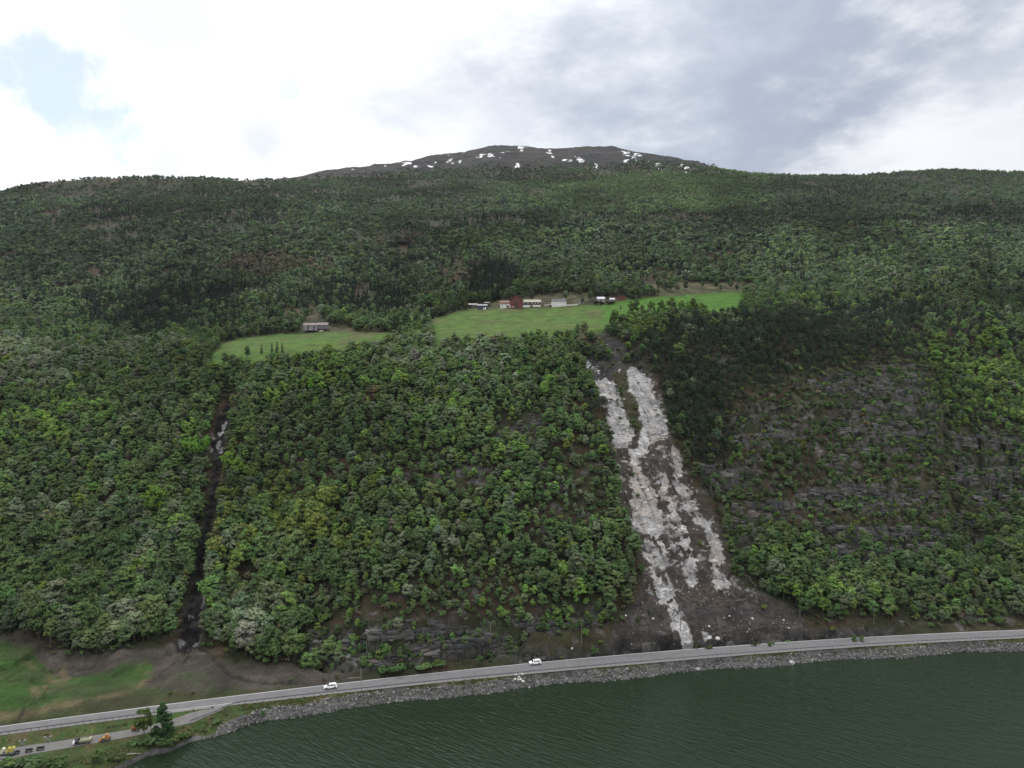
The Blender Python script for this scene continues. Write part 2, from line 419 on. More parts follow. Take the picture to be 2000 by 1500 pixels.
CLIFF = poly([(1590, 735), (1640, 716), (1790, 702), (1806, 722), (1830, 780), (1837, 812), (1815, 835), (1818, 880), (1770, 884), (1690, 872), (1640, 862), (1615, 800), (1660, 780), (1600, 765)],
             [(1425, 800), (1490, 778), (1560, 805), (1578, 850), (1562, 884), (1500, 872), (1440, 830)],
             [(1852, 830), (1885, 812), (1990, 815), (2005, 950), (1900, 945), (1860, 900)],
             [(1430, 1000), (1470, 992), (1530, 988), (1537, 1005), (1516, 1030), (1502, 1082), (1430, 1092), (1420, 1050)],
             [(1585, 1012), (1700, 1030), (1780, 1022), (1850, 1048), (1862, 1072), (1760, 1090), (1700, 1098), (1680, 1114), (1640, 1092), (1596, 1055)],
             [(1862, 1004), (1980, 1000), (1985, 1075), (1870, 1062)],
             [(1560, 950), (1700, 945), (1840, 940), (1846, 975), (1800, 1000), (1700, 1000), (1570, 985)],
             [(1360, 905), (1440, 905), (1480, 930), (1440, 950), (1380, 945)], [(1660, 880), (1700, 930), (1640, 935), (1600, 900)],
             [(690, 1222), (760, 1208), (930, 1205), (1060, 1190), (1180, 1185), (1175, 1215), (1030, 1235), (1010, 1270), (860, 1290), (740, 1300), (640, 1300), (640, 1262)],
             [(1010, 1255), (1140, 1258), (1330, 1235), (1480, 1235), (1640, 1232), (1740, 1228), (1740, 1245), (1550, 1254), (1300, 1272), (1000, 1296)],
             [(965, 858), (990, 838), (1040, 812), (1060, 818), (1030, 850), (985, 866)], [(555, 1262), (640, 1225), (690, 1240), (640, 1300), (580, 1290)], [(1380, 705), (1420, 690), (1430, 712), (1400, 722)])
DARKROCK = np.maximum(poly([(1010, 1262), (1140, 1264), (1330, 1245), (1480, 1243), (1640, 1236), (1730, 1234), (1730, 1243), (1550, 1252), (1300, 1270), (1000, 1294)]), ells((975, 850, 16, 8, -25), (1770, 1060, 70, 22), (1512, 1050, 14, 30, 15), (1650, 1040, 60, 14, 10), (1820, 860, 10, 40)))
HEATH = ells((1020, 838, 60, 16, -15), (840, 930, 90, 28), (925, 935, 50, 30), (1120, 930, 80, 40), (800, 1180, 130, 32), (720, 1225, 60, 40), (860, 1220, 130, 50), (570, 1175, 60, 25), (1170, 830, 22, 30), (1100, 1240, 110, 30),
             (1700, 760, 130, 60), (1700, 880, 150, 60), (1480, 960, 120, 45), (1650, 985, 210, 45), (1500, 840, 80, 50), (1900, 900, 90, 90), (640, 1210, 60, 40), (1690, 1225, 140, 16), (1900, 1215, 120, 16), (1560, 760, 80, 40), (360, 1210, 30, 30), (960, 1150, 90, 30), (1050, 1020, 60, 25), (480, 1150, 40, 30), (1150, 1000, 50, 60))
SNOW = ells((795, 318, 11, 2), (812, 323, 6, 2), (940, 302, 10, 4, -10), (985, 297, 20, 2, -10), (1020, 291, 8, 2, -8), (870, 299, 8, 1.6), (880, 313, 7, 1.5, -20), (900, 315, 6, 1.4, -30), (850, 314, 4, 1.5), (1072, 299, 4, 3), (1078, 308, 3, 2), (1105, 315, 12, 1.6), (1135, 314, 5, 6, 25), (1225, 301, 16, 2.8, 25),
            (1222, 312, 5, 2.5), (1290, 323, 17, 3, 18), (1330, 322, 3, 3), (1340, 326, 5, 1.6), (1360, 322, 9, 1.8, 10), (1385, 325, 6, 1.6), (1162, 323, 4, 3), (690, 333, 2, 1.5), (1010, 325, 4, 1.6), (1062, 336, 4, 1.6), (840, 325, 4, 1.4), (1125, 307, 3, 1.6), (1090, 327, 3, 2), (960, 306, 6, 1.5), (1395, 329, 4, 1.3), (1425, 336, 4, 1.3))
_r = np.random.default_rng(77)
for _k in range(12):
    _cx = _r.uniform(690, 1420); _cy = float(np.interp(_cx, RPX, RPY)) + _r.uniform(3, 26)
    SNOW = np.maximum(SNOW, ells((_cx, _cy, _r.uniform(1.5, 6), _r.uniform(.9, 1.3), _r.uniform(-25, 25))))
TREELINE = (np.array([-600, 520, 560, 650, 750, 850, 1000, 1100, 1200, 1300, 1390, 1435, 1470, 2600], float),
            np.array([200, 200, 352, 350, 342, 331, 329, 326, 318, 317, 328, 334, 200, 200], float))
SOFT = {k: blur(v, 2) for k, v in dict(slide=SLIDE, cliff=CLIFF, gully=GULLY).items()}
HEATHS = blur(HEATH, 12)
CLIFFB = blur(CLIFF, 3)
LEDGE0 = .70
SPUR_EDGE = (np.array([600, 650, 700, 760, 800, 850, 920, 980, 1040, 1120], float), np.array([1720, 1768, 1806, 1822, 1834, 1826, 1842, 1846, 1858, 1880], float))


def ground(X, Y):
    """final ground height and the plan position (px, py of the smooth ground)"""
    z, d, px, e = z_smooth(X, Y)
    py = 750 - (z - HC) / np.maximum(Y, 1) * F
    up = sstep(2, 40, d)
    ridge = np.interp(np.clip(px, -550, 2550), RYX, RYY)
    mtn = sstep(520, 640, px) * (1 - sstep(1380, 1460, px))
    fade = 1 - sstep(.55, .95, Y / ridge) * (.85 - .5 * mtn)
    big = np.clip(Y / 450, 1, 3)
    mead = look(blur_mead, px, py)
    k = up * fade * (1 - .85 * mead)
    n1 = fbm(X / (75 * big), Y / (75 * big), 3, 3) - .5
    n2 = fbm(X / (16 * big), Y / (16 * big), 21, 3) - .5
    rdg = np.abs(fbm(X / 95, Y / 140, 25, 4) - .5) * 2
    n1 = n1 - mtn * sstep(1350, 1700, Y) * (rdg - .25) * .9
    dz = k * big * (n1 * 9 + n2 * 3.2)
    wx = (fbm(X / 9, Y / 9, 31, 2) - .5) * 16; wy = (fbm(X / 9, Y / 9, 47, 2) - .5) * 14
    pxw, pyw = px + wx, py + wy
    near = (Y < 560)
    sl = look(SOFT['slide'], px + wx * .4, py + wy * .4) * near
    gu = look(SOFT['gully'], px + wx * .3, py + wy * .3) * near
    cl = look(CLIFFB, pxw, pyw) * near
    fx2 = (fbm(X / 2.6, (Y + z) / 3.2, 35, 2) - .5) * 17; fy2 = (fbm(X / 2.6, (Y + z) / 3.2, 45, 2) - .5) * 14
    pale = look(PALE, px + wx * .42 + fx2, py + wy * .42 + fy2) * near
    dz = dz * (1 - .6 * sl) - sl * 2.0 * sstep(1080, 1180, 1180 - 0 * py) * (py < 1150) - gu * 3.0
    zz = z + dz
    # right of the spur's edge the slope stands further back
    ed = np.interp(py, *SPUR_EDGE)
    fx = sstep(0, 22, px - ed + wx * .8) * (1 - sstep(120, 420, px - ed)) * sstep(610, 690, py) * (1 - sstep(1000, 1090, py)) * near
    zz = zz - 11 * fx
    rib = ((px - .42 * (py - 700) + wx * 1.5 + 40 * (fbm(X / 40, Y / 40, 111, 2) - .5)) / 52) % 1.0
    ribm = sstep(1850, 1880, px) * sstep(760, 830, py) * (1 - sstep(980, 1060, py)) * near * (1 - sstep(1990, 2060, px))
    zz = zz - 5.0 * ribm * sstep(.55, .95, rib)
    # ledges: flat treads and steep risers
    def ledge(zin, h, nseed, jit, amt):
        bx = X / (h * .9) + 1.6 * fbm(X / 15, Y / 15, nseed + 7, 2)
        q = (zin + jit * (fbm(X / 28, Y / 28, nseed, 3) - .5)) / h
        q = q + .38 * (hash2(np.floor(bx), np.floor(q * .8 + .3), nseed) - .5) * (h > 2.5)
        f = q - np.floor(q)
        g = sstep(LEDGE0, .99, f)
        return amt * h * (g - f)
    zz = zz + cl * (ledge(zz, 9.5, 61, 16, .95) + ledge(zz, 3.0, 67, 5, .9)) + cl * (fbm(X / 6, (Y + z) / 3.0, 71, 3) - .5) * 1.6
    zz = zz + near * (d > .3) * (1 - sstep(5, 10, d)) * sstep(700, 760, px) * (1 - sstep(1720, 1800, px)) * (fbm(X / 2.2, (Y + zz) / 1.6, 115, 2) - .5) * 1.6
    zz = zz + sl * (ledge(zz, 2.2, 73, 6, .14) + ledge(zz, 8, 79, 14, .25)) + sl * (1 - pale) * (fbm(X / 2.0, Y / 2.0, 83, 3) - .5) * 2.4 * sstep(3, 12, d)
    zz = zz + gu * (fbm(X / 1.8, Y / 1.8, 89, 3) - .5) * 3.0 * sstep(3, 12, d)
    small = near * up * (1 - cl) * (1 - sl) * (1 - mead)
    zz = zz + small * (ledge(zz, 6, 97, 14, .35) + (fbm(X / 2.4, Y / 2.4, 91, 2) - .5) * 1.2)
    # lake side: rough embankment, field furrows
    emb = (e > -3) * (d < -rail_off(X) - 1.0) * (X > -92)
    zz = zz + emb * (fbm(X / 1.1, Y / 1.1, 101, 2) - .5) * .7
    lf = (d > 1) * (d < 60) * (px < 720) * (1 - gu)
    zz = zz + lf * sstep(1.5, 6, d) * ((fbm(X / 14, Y / 14, 107, 3) - .5) * 1.6 + (fbm(X / 1.5, Y / 1.5, 109, 2) - .5) * .35)
    dt = look(blur_ditch, px, py) * (Y < 300)
    zz = zz - .8 * dt * sstep(1, 4, d)
    return zz, d, px, py, e, pxw, pyw, dict(sl=sl, gu=gu, cl=cl, pale=pale, mead=mead, ditch=dt, fx=fx, rib=rib, ribm=ribm, wx=wx, wy=wy)


blur_mead = blur(np.maximum(MEADOW, ROUGH), 3)
blur_ditch = blur(DITCH, 1)

# ------------------------------------------------------------------ materials
def new_mat(name):
    m = bpy.data.materials.new(name); m.use_nodes = True
    nt = m.node_tree; b = nt.nodes['Principled BSDF']
    b.inputs['Specular IOR Level'].default_value = .25
    return m, nt, b


def flat_mat(name, col, rough=.7, var=.12, scale=3.0, metal=0.0):
    m, nt, b = new_mat(name)
    N, L = nt.nodes, nt.links
    t = N.new('ShaderNodeTexNoise'); t.inputs['Scale'].default_value = scale; t.inputs['Detail'].default_value = 5
    tc = N.new('ShaderNodeTexCoord'); L.new(tc.outputs['Object'], t.inputs['Vector'])
    r = N.new('ShaderNodeMapRange'); L.new(t.outputs['Fac'], r.inputs['Value'])
    r.inputs['To Min'].default_value = 1 - var * 2; r.inputs['To Max'].default_value = 1 + var * 2
    mx = N.new('ShaderNodeMix'); mx.data_type = 'RGBA'; mx.blend_type = 'MULTIPLY'; mx.inputs[0].default_value = 1
    mx.inputs[6].default_value = (*col, 1); L.new(r.outputs[0], mx.inputs[7])
    L.new(mx.outputs[2], b.inputs['Base Color'])
    b.inputs['Roughness'].default_value = rough; b.inputs['Metallic'].default_value = metal
    return m


def ground_mat():
    m, nt, b = new_mat("ground_cover"); N, L = nt.nodes, nt.links
    at = N.new('ShaderNodeAttribute'); at.attribute_name = 'col'
    geo = N.new('ShaderNodeNewGeometry')
    def noise(s, d, r=.6):
        t = N.new('ShaderNodeTexNoise'); t.inputs['Scale'].default_value = s; t.inputs['Detail'].default_value = d; t.inputs['Roughness'].default_value = r
        L.new(geo.outputs['Position'], t.inputs['Vector']); return t.outputs['Fac']
    a = noise(.9, 5, .7); c = noise(.12, 4)
    mul = N.new('ShaderNodeMath'); mul.operation = 'MULTIPLY'; L.new(a, mul.inputs[0]); L.new(c, mul.inputs[1])
    r = N.new('ShaderNodeMapRange'); L.new(mul.outputs[0], r.inputs['Value'])
    r.inputs['From Min'].default_value = .12; r.inputs['From Max'].default_value = .40
    r.inputs['To Min'].default_value = .55; r.inputs['To Max'].default_value = 1.45
    mx = N.new('ShaderNodeMix'); mx.data_type = 'RGBA'; mx.blend_type = 'MULTIPLY'; mx.inputs[0].default_value = 1
    L.new(at.outputs['Color'], mx.inputs[6]); L.new(r.outputs[0], mx.inputs[7]); L.new(mx.outputs[2], b.inputs['Base Color'])
    b.inputs['Roughness'].default_value = .9; b.inputs['Specular IOR Level'].default_value = .12
    bp = N.new('ShaderNodeBump'); bp.inputs['Strength'].default_value = .8; bp.inputs['Distance'].default_value = .5
    L.new(a, bp.inputs['Height']); L.new(bp.outputs[0], b.inputs['Normal'])
    return m


def foliage_mat():
    m, nt, b = new_mat("foliage"); N, L = nt.nodes, nt.links
    N.remove(b)
    at = N.new('ShaderNodeAttribute'); at.attribute_name = 'tint'; at.attribute_type = 'INSTANCER'
    lv = N.new('ShaderNodeAttribute'); lv.attribute_name = 'leaf_tone'
    mx = N.new('ShaderNodeMix'); mx.data_type = 'RGBA'; mx.blend_type = 'MULTIPLY'; mx.inputs[0].default_value = 1
    L.new(at.outputs['Color'], mx.inputs[6]); L.new(lv.outputs['Color'], mx.inputs[7])
    df = N.new('ShaderNodeBsdfDiffuse'); tr = N.new('ShaderNodeBsdfTranslucent'); ms = N.new('ShaderNodeMixShader'); ms.inputs[0].default_value = .3
    L.new(mx.outputs[2], df.inputs['Color']); L.new(mx.outputs[2], tr.inputs['Color'])
    L.new(df.outputs[0], ms.inputs[1]); L.new(tr.outputs[0], ms.inputs[2])
    L.new(ms.outputs[0], N['Material Output'].inputs['Surface'])
    return m


def water_mat():
    m, nt, b = new_mat("lake_water"); N, L = nt.nodes, nt.links
    b.inputs['Base Color'].default_value = (.0115, .0200, .0105, 1)
    b.inputs['Roughness'].default_value = .10; b.inputs['IOR'].default_value = 1.333; b.inputs['Specular IOR Level'].default_value = .24
    geo = N.new('ShaderNodeNewGeometry')
    def wv(sc, rot, s, det):
        mp = N.new('ShaderNodeMapping'); mp.vector_type = 'TEXTURE'; mp.inputs['Rotation'].default_value = (0, 0, math.radians(rot)); mp.inputs['Scale'].default_value = sc
        L.new(geo.outputs['Position'], mp.inputs['Vector'])
        t = N.new('ShaderNodeTexNoise'); t.inputs['Scale'].default_value = s; t.inputs['Detail'].default_value = det; t.inputs['Roughness'].default_value = .55; t.inputs['Distortion'].default_value = .3
        L.new(mp.outputs[0], t.inputs['Vector']); return t.outputs['Fac']
    a = wv((4.6, 1.0, 1), WAVE_ROT, .75, 3); c = wv((2.0, .6, 1), WAVE_ROT - 14, 1.1, 2); g = wv((1, 1, 1), 0, .012, 3)
    def mth(op, x, y):
        q = N.new('ShaderNodeMath'); q.operation = op
        for i, v in enumerate((x, y)):
            if isinstance(v, (int, float)): q.inputs[i].default_value = v
            else: L.new(v, q.inputs[i])
        return q.outputs[0]
    h = mth('ADD', mth('MULTIPLY', a, 1.0), mth('MULTIPLY', c, .4))
    # gusts: calmer lee water near the shore and in lanes
    sx = N.new('ShaderNodeSeparateXYZ'); L.new(geo.outputs['Position'], sx.inputs[0])
    gust = N.new('ShaderNodeMapRange'); L.new(g, gust.inputs['Value']); gust.inputs['From Min'].default_value = .35; gust.inputs['From Max'].default_value = .65
    gust.inputs['To Min'].default_value = .6; gust.inputs['To Max'].default_value = 1.0
    bp = N.new('ShaderNodeBump'); bp.inputs['Distance'].default_value = WAVE_H
    L.new(mth('MULTIPLY', gust.outputs[0], .9), bp.inputs['Strength']); L.new(h, bp.inputs['Height'])
    L.new(bp.outputs[0], b.inputs['Normal'])
    return m


WAVE_ROT, WAVE_H = -36, .34
M_GROUND = ground_mat(); M_LEAF = foliage_mat(); M_WATER = water_mat()
M_BARK = flat_mat("bark", (.070, .062, .055), .9, .25, 2)
M_DEADWOOD = flat_mat("dead_wood", (.12, .108, .096), .9, .3, 1.5)
M_ROCK = flat_mat("riprap_rock", (.17, .165, .165), .85, .3, 1.2)
M_PALEROCK = flat_mat("pale_rock", (.42, .41, .40), .85, .2, 1.5)
M_ASPHALT = flat_mat("asphalt", (.115, .114, .118), .85, .14, .35)
M_GRAVEL = flat_mat("gravel_shoulder", (.165, .16, .157), .9, .15, 2.0)
M_OLDROAD = flat_mat("old_road_surface", (.118, .115, .112), .9, .14, .5)
M_LINE = flat_mat("road_paint", (.46, .46, .45), .7, .12, 1.0)
M_STEEL = flat_mat("galvanised_steel", (.16, .165, .19), .5, .1, 2.0, .4)
M_WOOD = flat_mat("pole_wood", (.15, .135, .12), .85, .2, 3.0)
M_WHITE = flat_mat("white_paint", (.78, .78, .78), .55, .05, 2.0)
M_CARWHITE = flat_mat("white_car_paint", (.80, .80, .83), .25, .02, 2.0)
M_GLASS = flat_mat("dark_glass", (.015, .016, .02), .12, .02, 2.0)
M_TYRE = flat_mat("tyre_rubber", (.018, .018, .018), .85, .1, 4.0)
M_RIM = flat_mat("wheel_rim", (.30, .30, .31), .4, .05, 4.0, .5)
M_BLACK = flat_mat("black_plastic", (.025, .025, .028), .6, .1, 4.0)
M_RED = flat_mat("red_paint", (.35, .04, .03), .5, .15, 3.0)
M_YELLOW = flat_mat("yellow_paint", (.30, .20, .05), .5, .12, 3.0)
M_LEMON = flat_mat("lemon_paint", (.33, .30, .07), .5, .1, 3.0)
M_CREAM = flat_mat("cream_paint", (.46, .43, .33), .6, .1, 3.0)
M_ORANGE = flat_mat("orange_paint", (.28, .135, .045), .5, .12, 3.0)
M_GREYMETAL = flat_mat("grey_metal", (.20, .20, .21), .5, .1, 3.0, .3)
M_BARNRED = flat_mat("barn_red", (.115, .040, .036), .85, .2, .8)
M_RUST = flat_mat("rusty_roof", (.20, .12, .10), .8, .4, .5)
M_RIDGE = flat_mat("dark_roof", (.055, .045, .045), .8, .2, .6)
M_BROWNWALL = flat_mat("dark_brown_boards", (.045, .03, .03), .85, .2, .8)
M_LIGHTROOF = flat_mat("pale_sheet_roof", (.27, .25, .205), .7, .2, .5)
M_PLASTER = flat_mat("white_plaster", (.52, .52, .49), .8, .08, .7)
M_SLATE = flat_mat("slate_roof", (.07, .075, .085), .7, .15, .8)
M_GREYBOARD = flat_mat("weathered_boards", (.20, .19, .21), .9, .35, .6)
M_OLDROOF = flat_mat("weathered_roof", (.17, .145, .135), .85, .3, .5)
M_TARP = flat_mat("white_tarp", (.42, .44, .46), .6, .06, .6)
M_NET = flat_mat("steel_net", (.085, .095, .115), .6, .1, 2)

# ------------------------------------------------------------------ object helpers
def tag(o, label=None, cat=None, group=None, kind=None):
    if label: o['label'] = label
    if cat: o['category'] = cat
    if group: o['group'] = group
    if kind: o['kind'] = kind
    return o


class MB:
    def __init__(s): s.v = []; s.f = []; s.mi = []

    def add(s, v, f, mi=0):
        b = len(s.v); s.v += [tuple(q) for q in v]; s.f += [tuple(i + b for i in q) for q in f]; s.mi += [mi] * len(f); return s

    def box(s, c, d, rz=0, mi=0, taper=1.0, tilt=0):
        x, y, z = d[0] / 2, d[1] / 2, d[2] / 2
        V = [(-x, -y, -z), (x, -y, -z), (x, y, -z), (-x, y, -z), (-x * taper, -y * taper, z), (x * taper, -y * taper, z), (x * taper, y * taper, z), (-x * taper, y * taper, z)]
        M = Matrix.Translation(c) @ Matrix.Rotation(rz, 4, 'Z') @ Matrix.Rotation(tilt, 4, 'Y')
        return s.add([M @ Vector(q) for q in V], [(0, 3, 2, 1), (4, 5, 6, 7), (0, 1, 5, 4), (1, 2, 6, 5), (2, 3, 7, 6), (3, 0, 4, 7)], mi)

    def tube(s, pts, rads, n=6, mi=0, cap=True):
        pts = [Vector(p) for p in pts]; base = len(s.v); V = []
        for i, p in enumerate(pts):
            t = (pts[min(i + 1, len(pts) - 1)] - pts[max(i - 1, 0)]).normalized()
            a = t.cross(Vector((0, 0, 1)))
            if a.length < 1e-3: a = Vector((1, 0, 0))
            a.normalize(); b = t.cross(a)
            for k in range(n):
                an = 2 * math.pi * k / n
                V.append(p + (a * math.cos(an) + b * math.sin(an)) * rads[i])
        Fs = []
        for i in range(len(pts) - 1):
            for k in range(n):
                Fs.append((i * n + k, i * n + (k + 1) % n, (i + 1) * n + (k + 1) % n, (i + 1) * n + k))
        if cap:
            Fs.append(tuple(range(n))[::-1]); Fs.append(tuple((len(pts) - 1) * n + k for k in range(n)))
        return s.add(V, Fs, mi)

    def prism(s, prof, y0, y1, mi=0, axis='Y'):
        n = len(prof)
        if axis == 'Y':
            V = [(x, y0, z) for x, z in prof] + [(x, y1, z) for x, z in prof]
        else:
            V = [(y0, x, z) for x, z in prof] + [(y1, x, z) for x, z in prof]
        Fs = [tuple(range(n)), tuple(range(2 * n - 1, n - 1, -1))] + [(i, i + n, (i + 1) % n + n, (i + 1) % n) for i in range(n)]
        return s.add(V, Fs, mi)

    def mesh(s, name, mats, smooth=False):
        me = bpy.data.meshes.new(name); me.from_pydata(s.v, [], s.f)
        for m in (mats if isinstance(mats, (list, tuple)) else [mats]): me.materials.append(m)
        me.polygons.foreach_set('material_index', s.mi)
        bm = bmesh.new(); bm.from_mesh(me); bmesh.ops.recalc_face_normals(bm, faces=bm.faces); bm.to_mesh(me); bm.free()
        if smooth: me.polygons.foreach_set('use_smooth', [True] * len(me.polygons))
        return me

    def build(s, name, mats, parent=None, smooth=False):
        o = bpy.data.objects.new(name, s.mesh(name, mats, smooth)); C.objects.link(o)
        if parent: o.parent = parent
        return o


def empty(name, loc, rz=0, label=None, cat=None, group=None):
    o = bpy.data.objects.new(name, None); C.objects.link(o); o.location = loc; o.rotation_euler = (0, 0, rz)
    o.empty_display_size = 1
    return tag(o, label, cat, group)


def copy_tree(o, parent=None):
    c = o.copy(); C.objects.link(c)
    if parent: c.parent = parent
    for ch in list(o.children): copy_tree(ch, c)
    return c


# ------------------------------------------------------------------ terrain
def lerp(a, b, t):
    return a + (np.asarray(b, np.float32) - a) * t[..., None]


def build_terrain():
    us = np.linspace(-1.15, 1.15, 1560)
    ys = np.concatenate([np.arange(120, 194, 2.5), np.arange(194, 262, .5), np.arange(262, 490, .34), np.arange(490, 560, .6), np.arange(560, 800, 1.3), np.linspace(800, 1000, 55), np.linspace(1005, 1500, 90), np.linspace(1507, 2420, 120), np.linspace(2440, 3200, 14)])
    nu, ny = len(us), len(ys)
    cls_all = np.zeros((ny, nu), np.int8); P = np.zeros((ny, nu, 3), np.float32); K = np.zeros((ny, nu, 3), np.float32)
    step = 120
    for j in range(0, ny, step):
        yy = ys[j:j + step]
        Y = np.repeat(yy[:, None], nu, 1); X = us[None, :] * Y
        z, d, px, py, e, pxw, pyw, q = ground(X, Y)
        P[j:j + step, :, 0] = X; P[j:j + step, :, 1] = Y; P[j:j + step, :, 2] = z
        Yq = (Y + 1.5 * z) * .55
        n1 = fbm(X / 22, Yq / 22, 201, 3); n2 = fbm(X / 5, Yq / 4.2, 211, 3); n3 = fbm(X / 1.7, Yq / 1.3, 221, 2)
        near = Y < 560
        col = np.zeros(X.shape + (3,), np.float32) + np.array((.030, .034, .017), np.float32)
        col = lerp(col, (.050, .036, .022), sstep(.45, .65, n1))
        hz = look(HEATHS, pxw, pyw) * near
        col = lerp(col, (.052, .036, .024), hz * sstep(.3, .6, n2))
        col = lerp(col, (.045, .055, .022), hz * sstep(.55, .75, n1) * .7)
        cls = np.zeros(X.shape, np.int8)
        # bare rock
        rk = q['cl'] * sstep(.34, .52, n2 * .6 + n3 * .4)
        rk = np.maximum(rk, near * (look(HEATHS, px, py) > .4) * sstep(.62, .72, n2) * .8)
        col = lerp(col, (.088, .084, .081), rk)
        col = lerp(col, (.165, .158, .152), rk * sstep(.58, .75, n3) * .8)
        col = lerp(col, (.026, .027, .030), rk * look(blur_dark, pxw, pyw) * .85)
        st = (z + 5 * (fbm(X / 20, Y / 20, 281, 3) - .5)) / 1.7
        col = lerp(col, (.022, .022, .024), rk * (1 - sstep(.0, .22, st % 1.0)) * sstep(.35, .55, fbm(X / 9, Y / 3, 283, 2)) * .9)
        col = lerp(col, (.036, .044, .019), q['cl'] * sstep(.50, .62, fbm(X / 8, Yq / 3.2, 287, 3)) * .9)
        cls[q['cl'] > .5] = 6
        # landslide
        sl, pale = q['sl'], q['pale']
        deb = np.zeros_like(col) + np.array((.052, .045, .040), np.float32)
        deb = lerp(deb, (.080, .073, .068), sstep(.5, .7, n2)); deb = lerp(deb, (.038, .033, .030), sstep(.55, .7, n3) * .7)
        deb = lerp(deb, (.062, .050, .042), sstep(.5, .62, n1) * .6)
        up_sc = (py < 1160)
        frag = sstep(.60, .66, n2 * .45 + n3 * .55) * up_sc * sstep(700, 760, py) * .9
        zl = (z + 7 * (n2 - .5) + 6 * (n1 - .5) + .12 * X) / 3.4
        crack = 1 - .92 * (1 - sstep(.0, .08, zl % 1.0)) * sstep(.40, .5, fbm(X / 6, Yq / 2, 293, 2))
        xl = (X * .8 + .35 * Y + 5 * (n2 - .5)) / 5.5
        crack = crack * (1 - (1 - sstep(.0, .07, xl % 1.0)) * sstep(.44, .54, fbm(X / 7, Yq / 7, 297, 2)) * .8)
        run = fbm((X + .28 * Y) / 1.3, Y / 16, 303, 3)          # streaks running down the slab
        p2_ = look(PALE2, px + q['wx'] * .4, py + q['wy'] * .4) * near * sstep(.50, .57, n3 * .4 + n2 * .3 + run * .3)
        pr = np.maximum(np.maximum(pale * sstep(.30, .40, n3 * .4 + n2 * .3 + run * .3), frag), p2_)
        rock = np.zeros_like(col) + np.array(PALE_ROCK, np.float32)
        rock = lerp(rock, (.29, .28, .275), sstep(.45, .6, n2)); rock = lerp(rock, (.31, .262, .225), sstep(.62, .72, n1) * .6)
        rock = rock * (.62 + .76 * run)[..., None]
        rock = rock * (.35 + .65 * crack)[..., None]
        body = lerp(deb, (0, 0, 0), pr * 0) * (1 - pr[..., None]) + rock * pr[..., None]
        topd = (1 - sstep(700, 770, py)) * sl * (1 - pr)
        body = lerp(body, (.052, .050, .050), topd * .7)
        tongue = look(GREENTONGUE, pxw, pyw) * near
        body = lerp(body, (.046, .044, .022), tongue * .9)
        s2 = np.clip(sl * 1.25, 0, 1)
        col = col * (1 - s2[..., None]) + body * s2[..., None]
        dk = look(blur_dark, pxw, pyw) * near * (py > 1220)
        col = lerp(col, (.034, .033, .034), dk * .85 * (1 - pale))
        cut = near * (d > .2) * (1 - sstep(3.5, 5.5, d + 3 * (n1 - .5))) * sstep(980, 1040, px) * (1 - sstep(1720, 1760, px)) * (1 - pale)
        ck = np.zeros_like(col) + np.array((.062, .058, .055), np.float32)
        ck = lerp(ck, (.026, .025, .025), sstep(.50, .62, n2)); ck = lerp(ck, (.11, .106, .10), sstep(.60, .7, n3) * (1 - sstep(.48, .6, n2)))
        col = col * (1 - cut[..., None]) + ck * cut[..., None]
        cls[(sl > .5)] = 1
        # gully
        gu = np.clip(q['gu'] * 1.3, 0, 1)
        gcol = np.zeros_like(col) + np.array((.012, .011, .012), np.float32)
        gcol = lerp(gcol, (.038, .035, .034), sstep(.55, .66, n2)); gcol = lerp(gcol, (.26, .25, .25), look(GPALE, px + q['wx'] * .4, py + q['wy'] * .4) * sstep(.3, .5, n3))
        col = col * (1 - gu[..., None]) + gcol * gu[..., None]
        cls[q['gu'] > .5] = 2
        # upper meadow and rough grass
        md = look(MEADOW_S, pxw * .3 + px * .7, pyw * .3 + py * .7) * (Y > 430) * (Y < 760)
        stripe = fbm(X / 60, Y / 6, 231, 2)
        mc = np.zeros_like(col) + np.array((.062, .124, .019), np.float32)
        mc = lerp(mc, (.080, .122, .026), sstep(.45, .65, stripe)); mc = lerp(mc, (.085, .085, .034), sstep(.54, .68, n1) * .7)
        mc = lerp(mc, (.052, .136, .014), sstep(1170, 1185, px) * .9)
        col = col * (1 - md[..., None]) + mc * md[..., None]
        rg = look(ROUGH_S, pxw, pyw) * (Y > 430) * (Y < 800) * (1 - md)
        col = lerp(col, (.105, .088, .050), rg * sstep(.3, .6, n2)); col = lerp(col, (.066, .088, .034), rg * sstep(.5, .7, n1) * .8)
        cls[(md > .5) | (rg > .5)] = 3
        # flat below the slope, left
        lo = (d > .3) & (d < 75) & (py > 1225) & (px < 720)
        low = lo.astype(np.float32)
        le = look(LEARTH_S, pxw, pyw) * low
        col = lerp(col, (.044, .046, .022), low * (1 - q['gu']) * (py > 1335))
        col = lerp(col, (.058, .050, .041), le); col = lerp(col, (.080, .070, .058), le * sstep(.55, .7, n2) * .6); col = lerp(col, (.042, .036, .031), le * sstep(.5, .7, n1) * sstep(380, 440, px))
        lfm = look(LFIELD_S, px + q['wx'] * .5, py + q['wy'] * .4) * low
        col = lerp(col, (.034, .066, .017), lfm); col = lerp(col, (.048, .062, .025), lfm * sstep(.5, .65, n1)); col = lerp(col, (.030, .074, .014), lfm * sstep(.55, .7, stripe) * .7)
        lt = look(LTAN_S, pxw, pyw) * low
        col = lerp(col, (.120, .098, .055), lt * sstep(.25, .6, n2))
        col = lerp(col, (.034, .056, .018), look(LGREEN_S, pxw, pyw) * low * sstep(.3, .6, n2))
        col = lerp(col, (.018, .016, .015), q['ditch'] * .9)
        cls[lo & (cls != 2) & (lfm + lt > .4)] = 4
        cls[lo & (cls != 2) & (lfm + lt <= .4) & (d < 60)] = 5
        # lake side verge and embankment
        ls = d <= .3
        ro = rail_off(X)
        grass = np.zeros_like(col) + np.array((.056, .068, .025), np.float32)
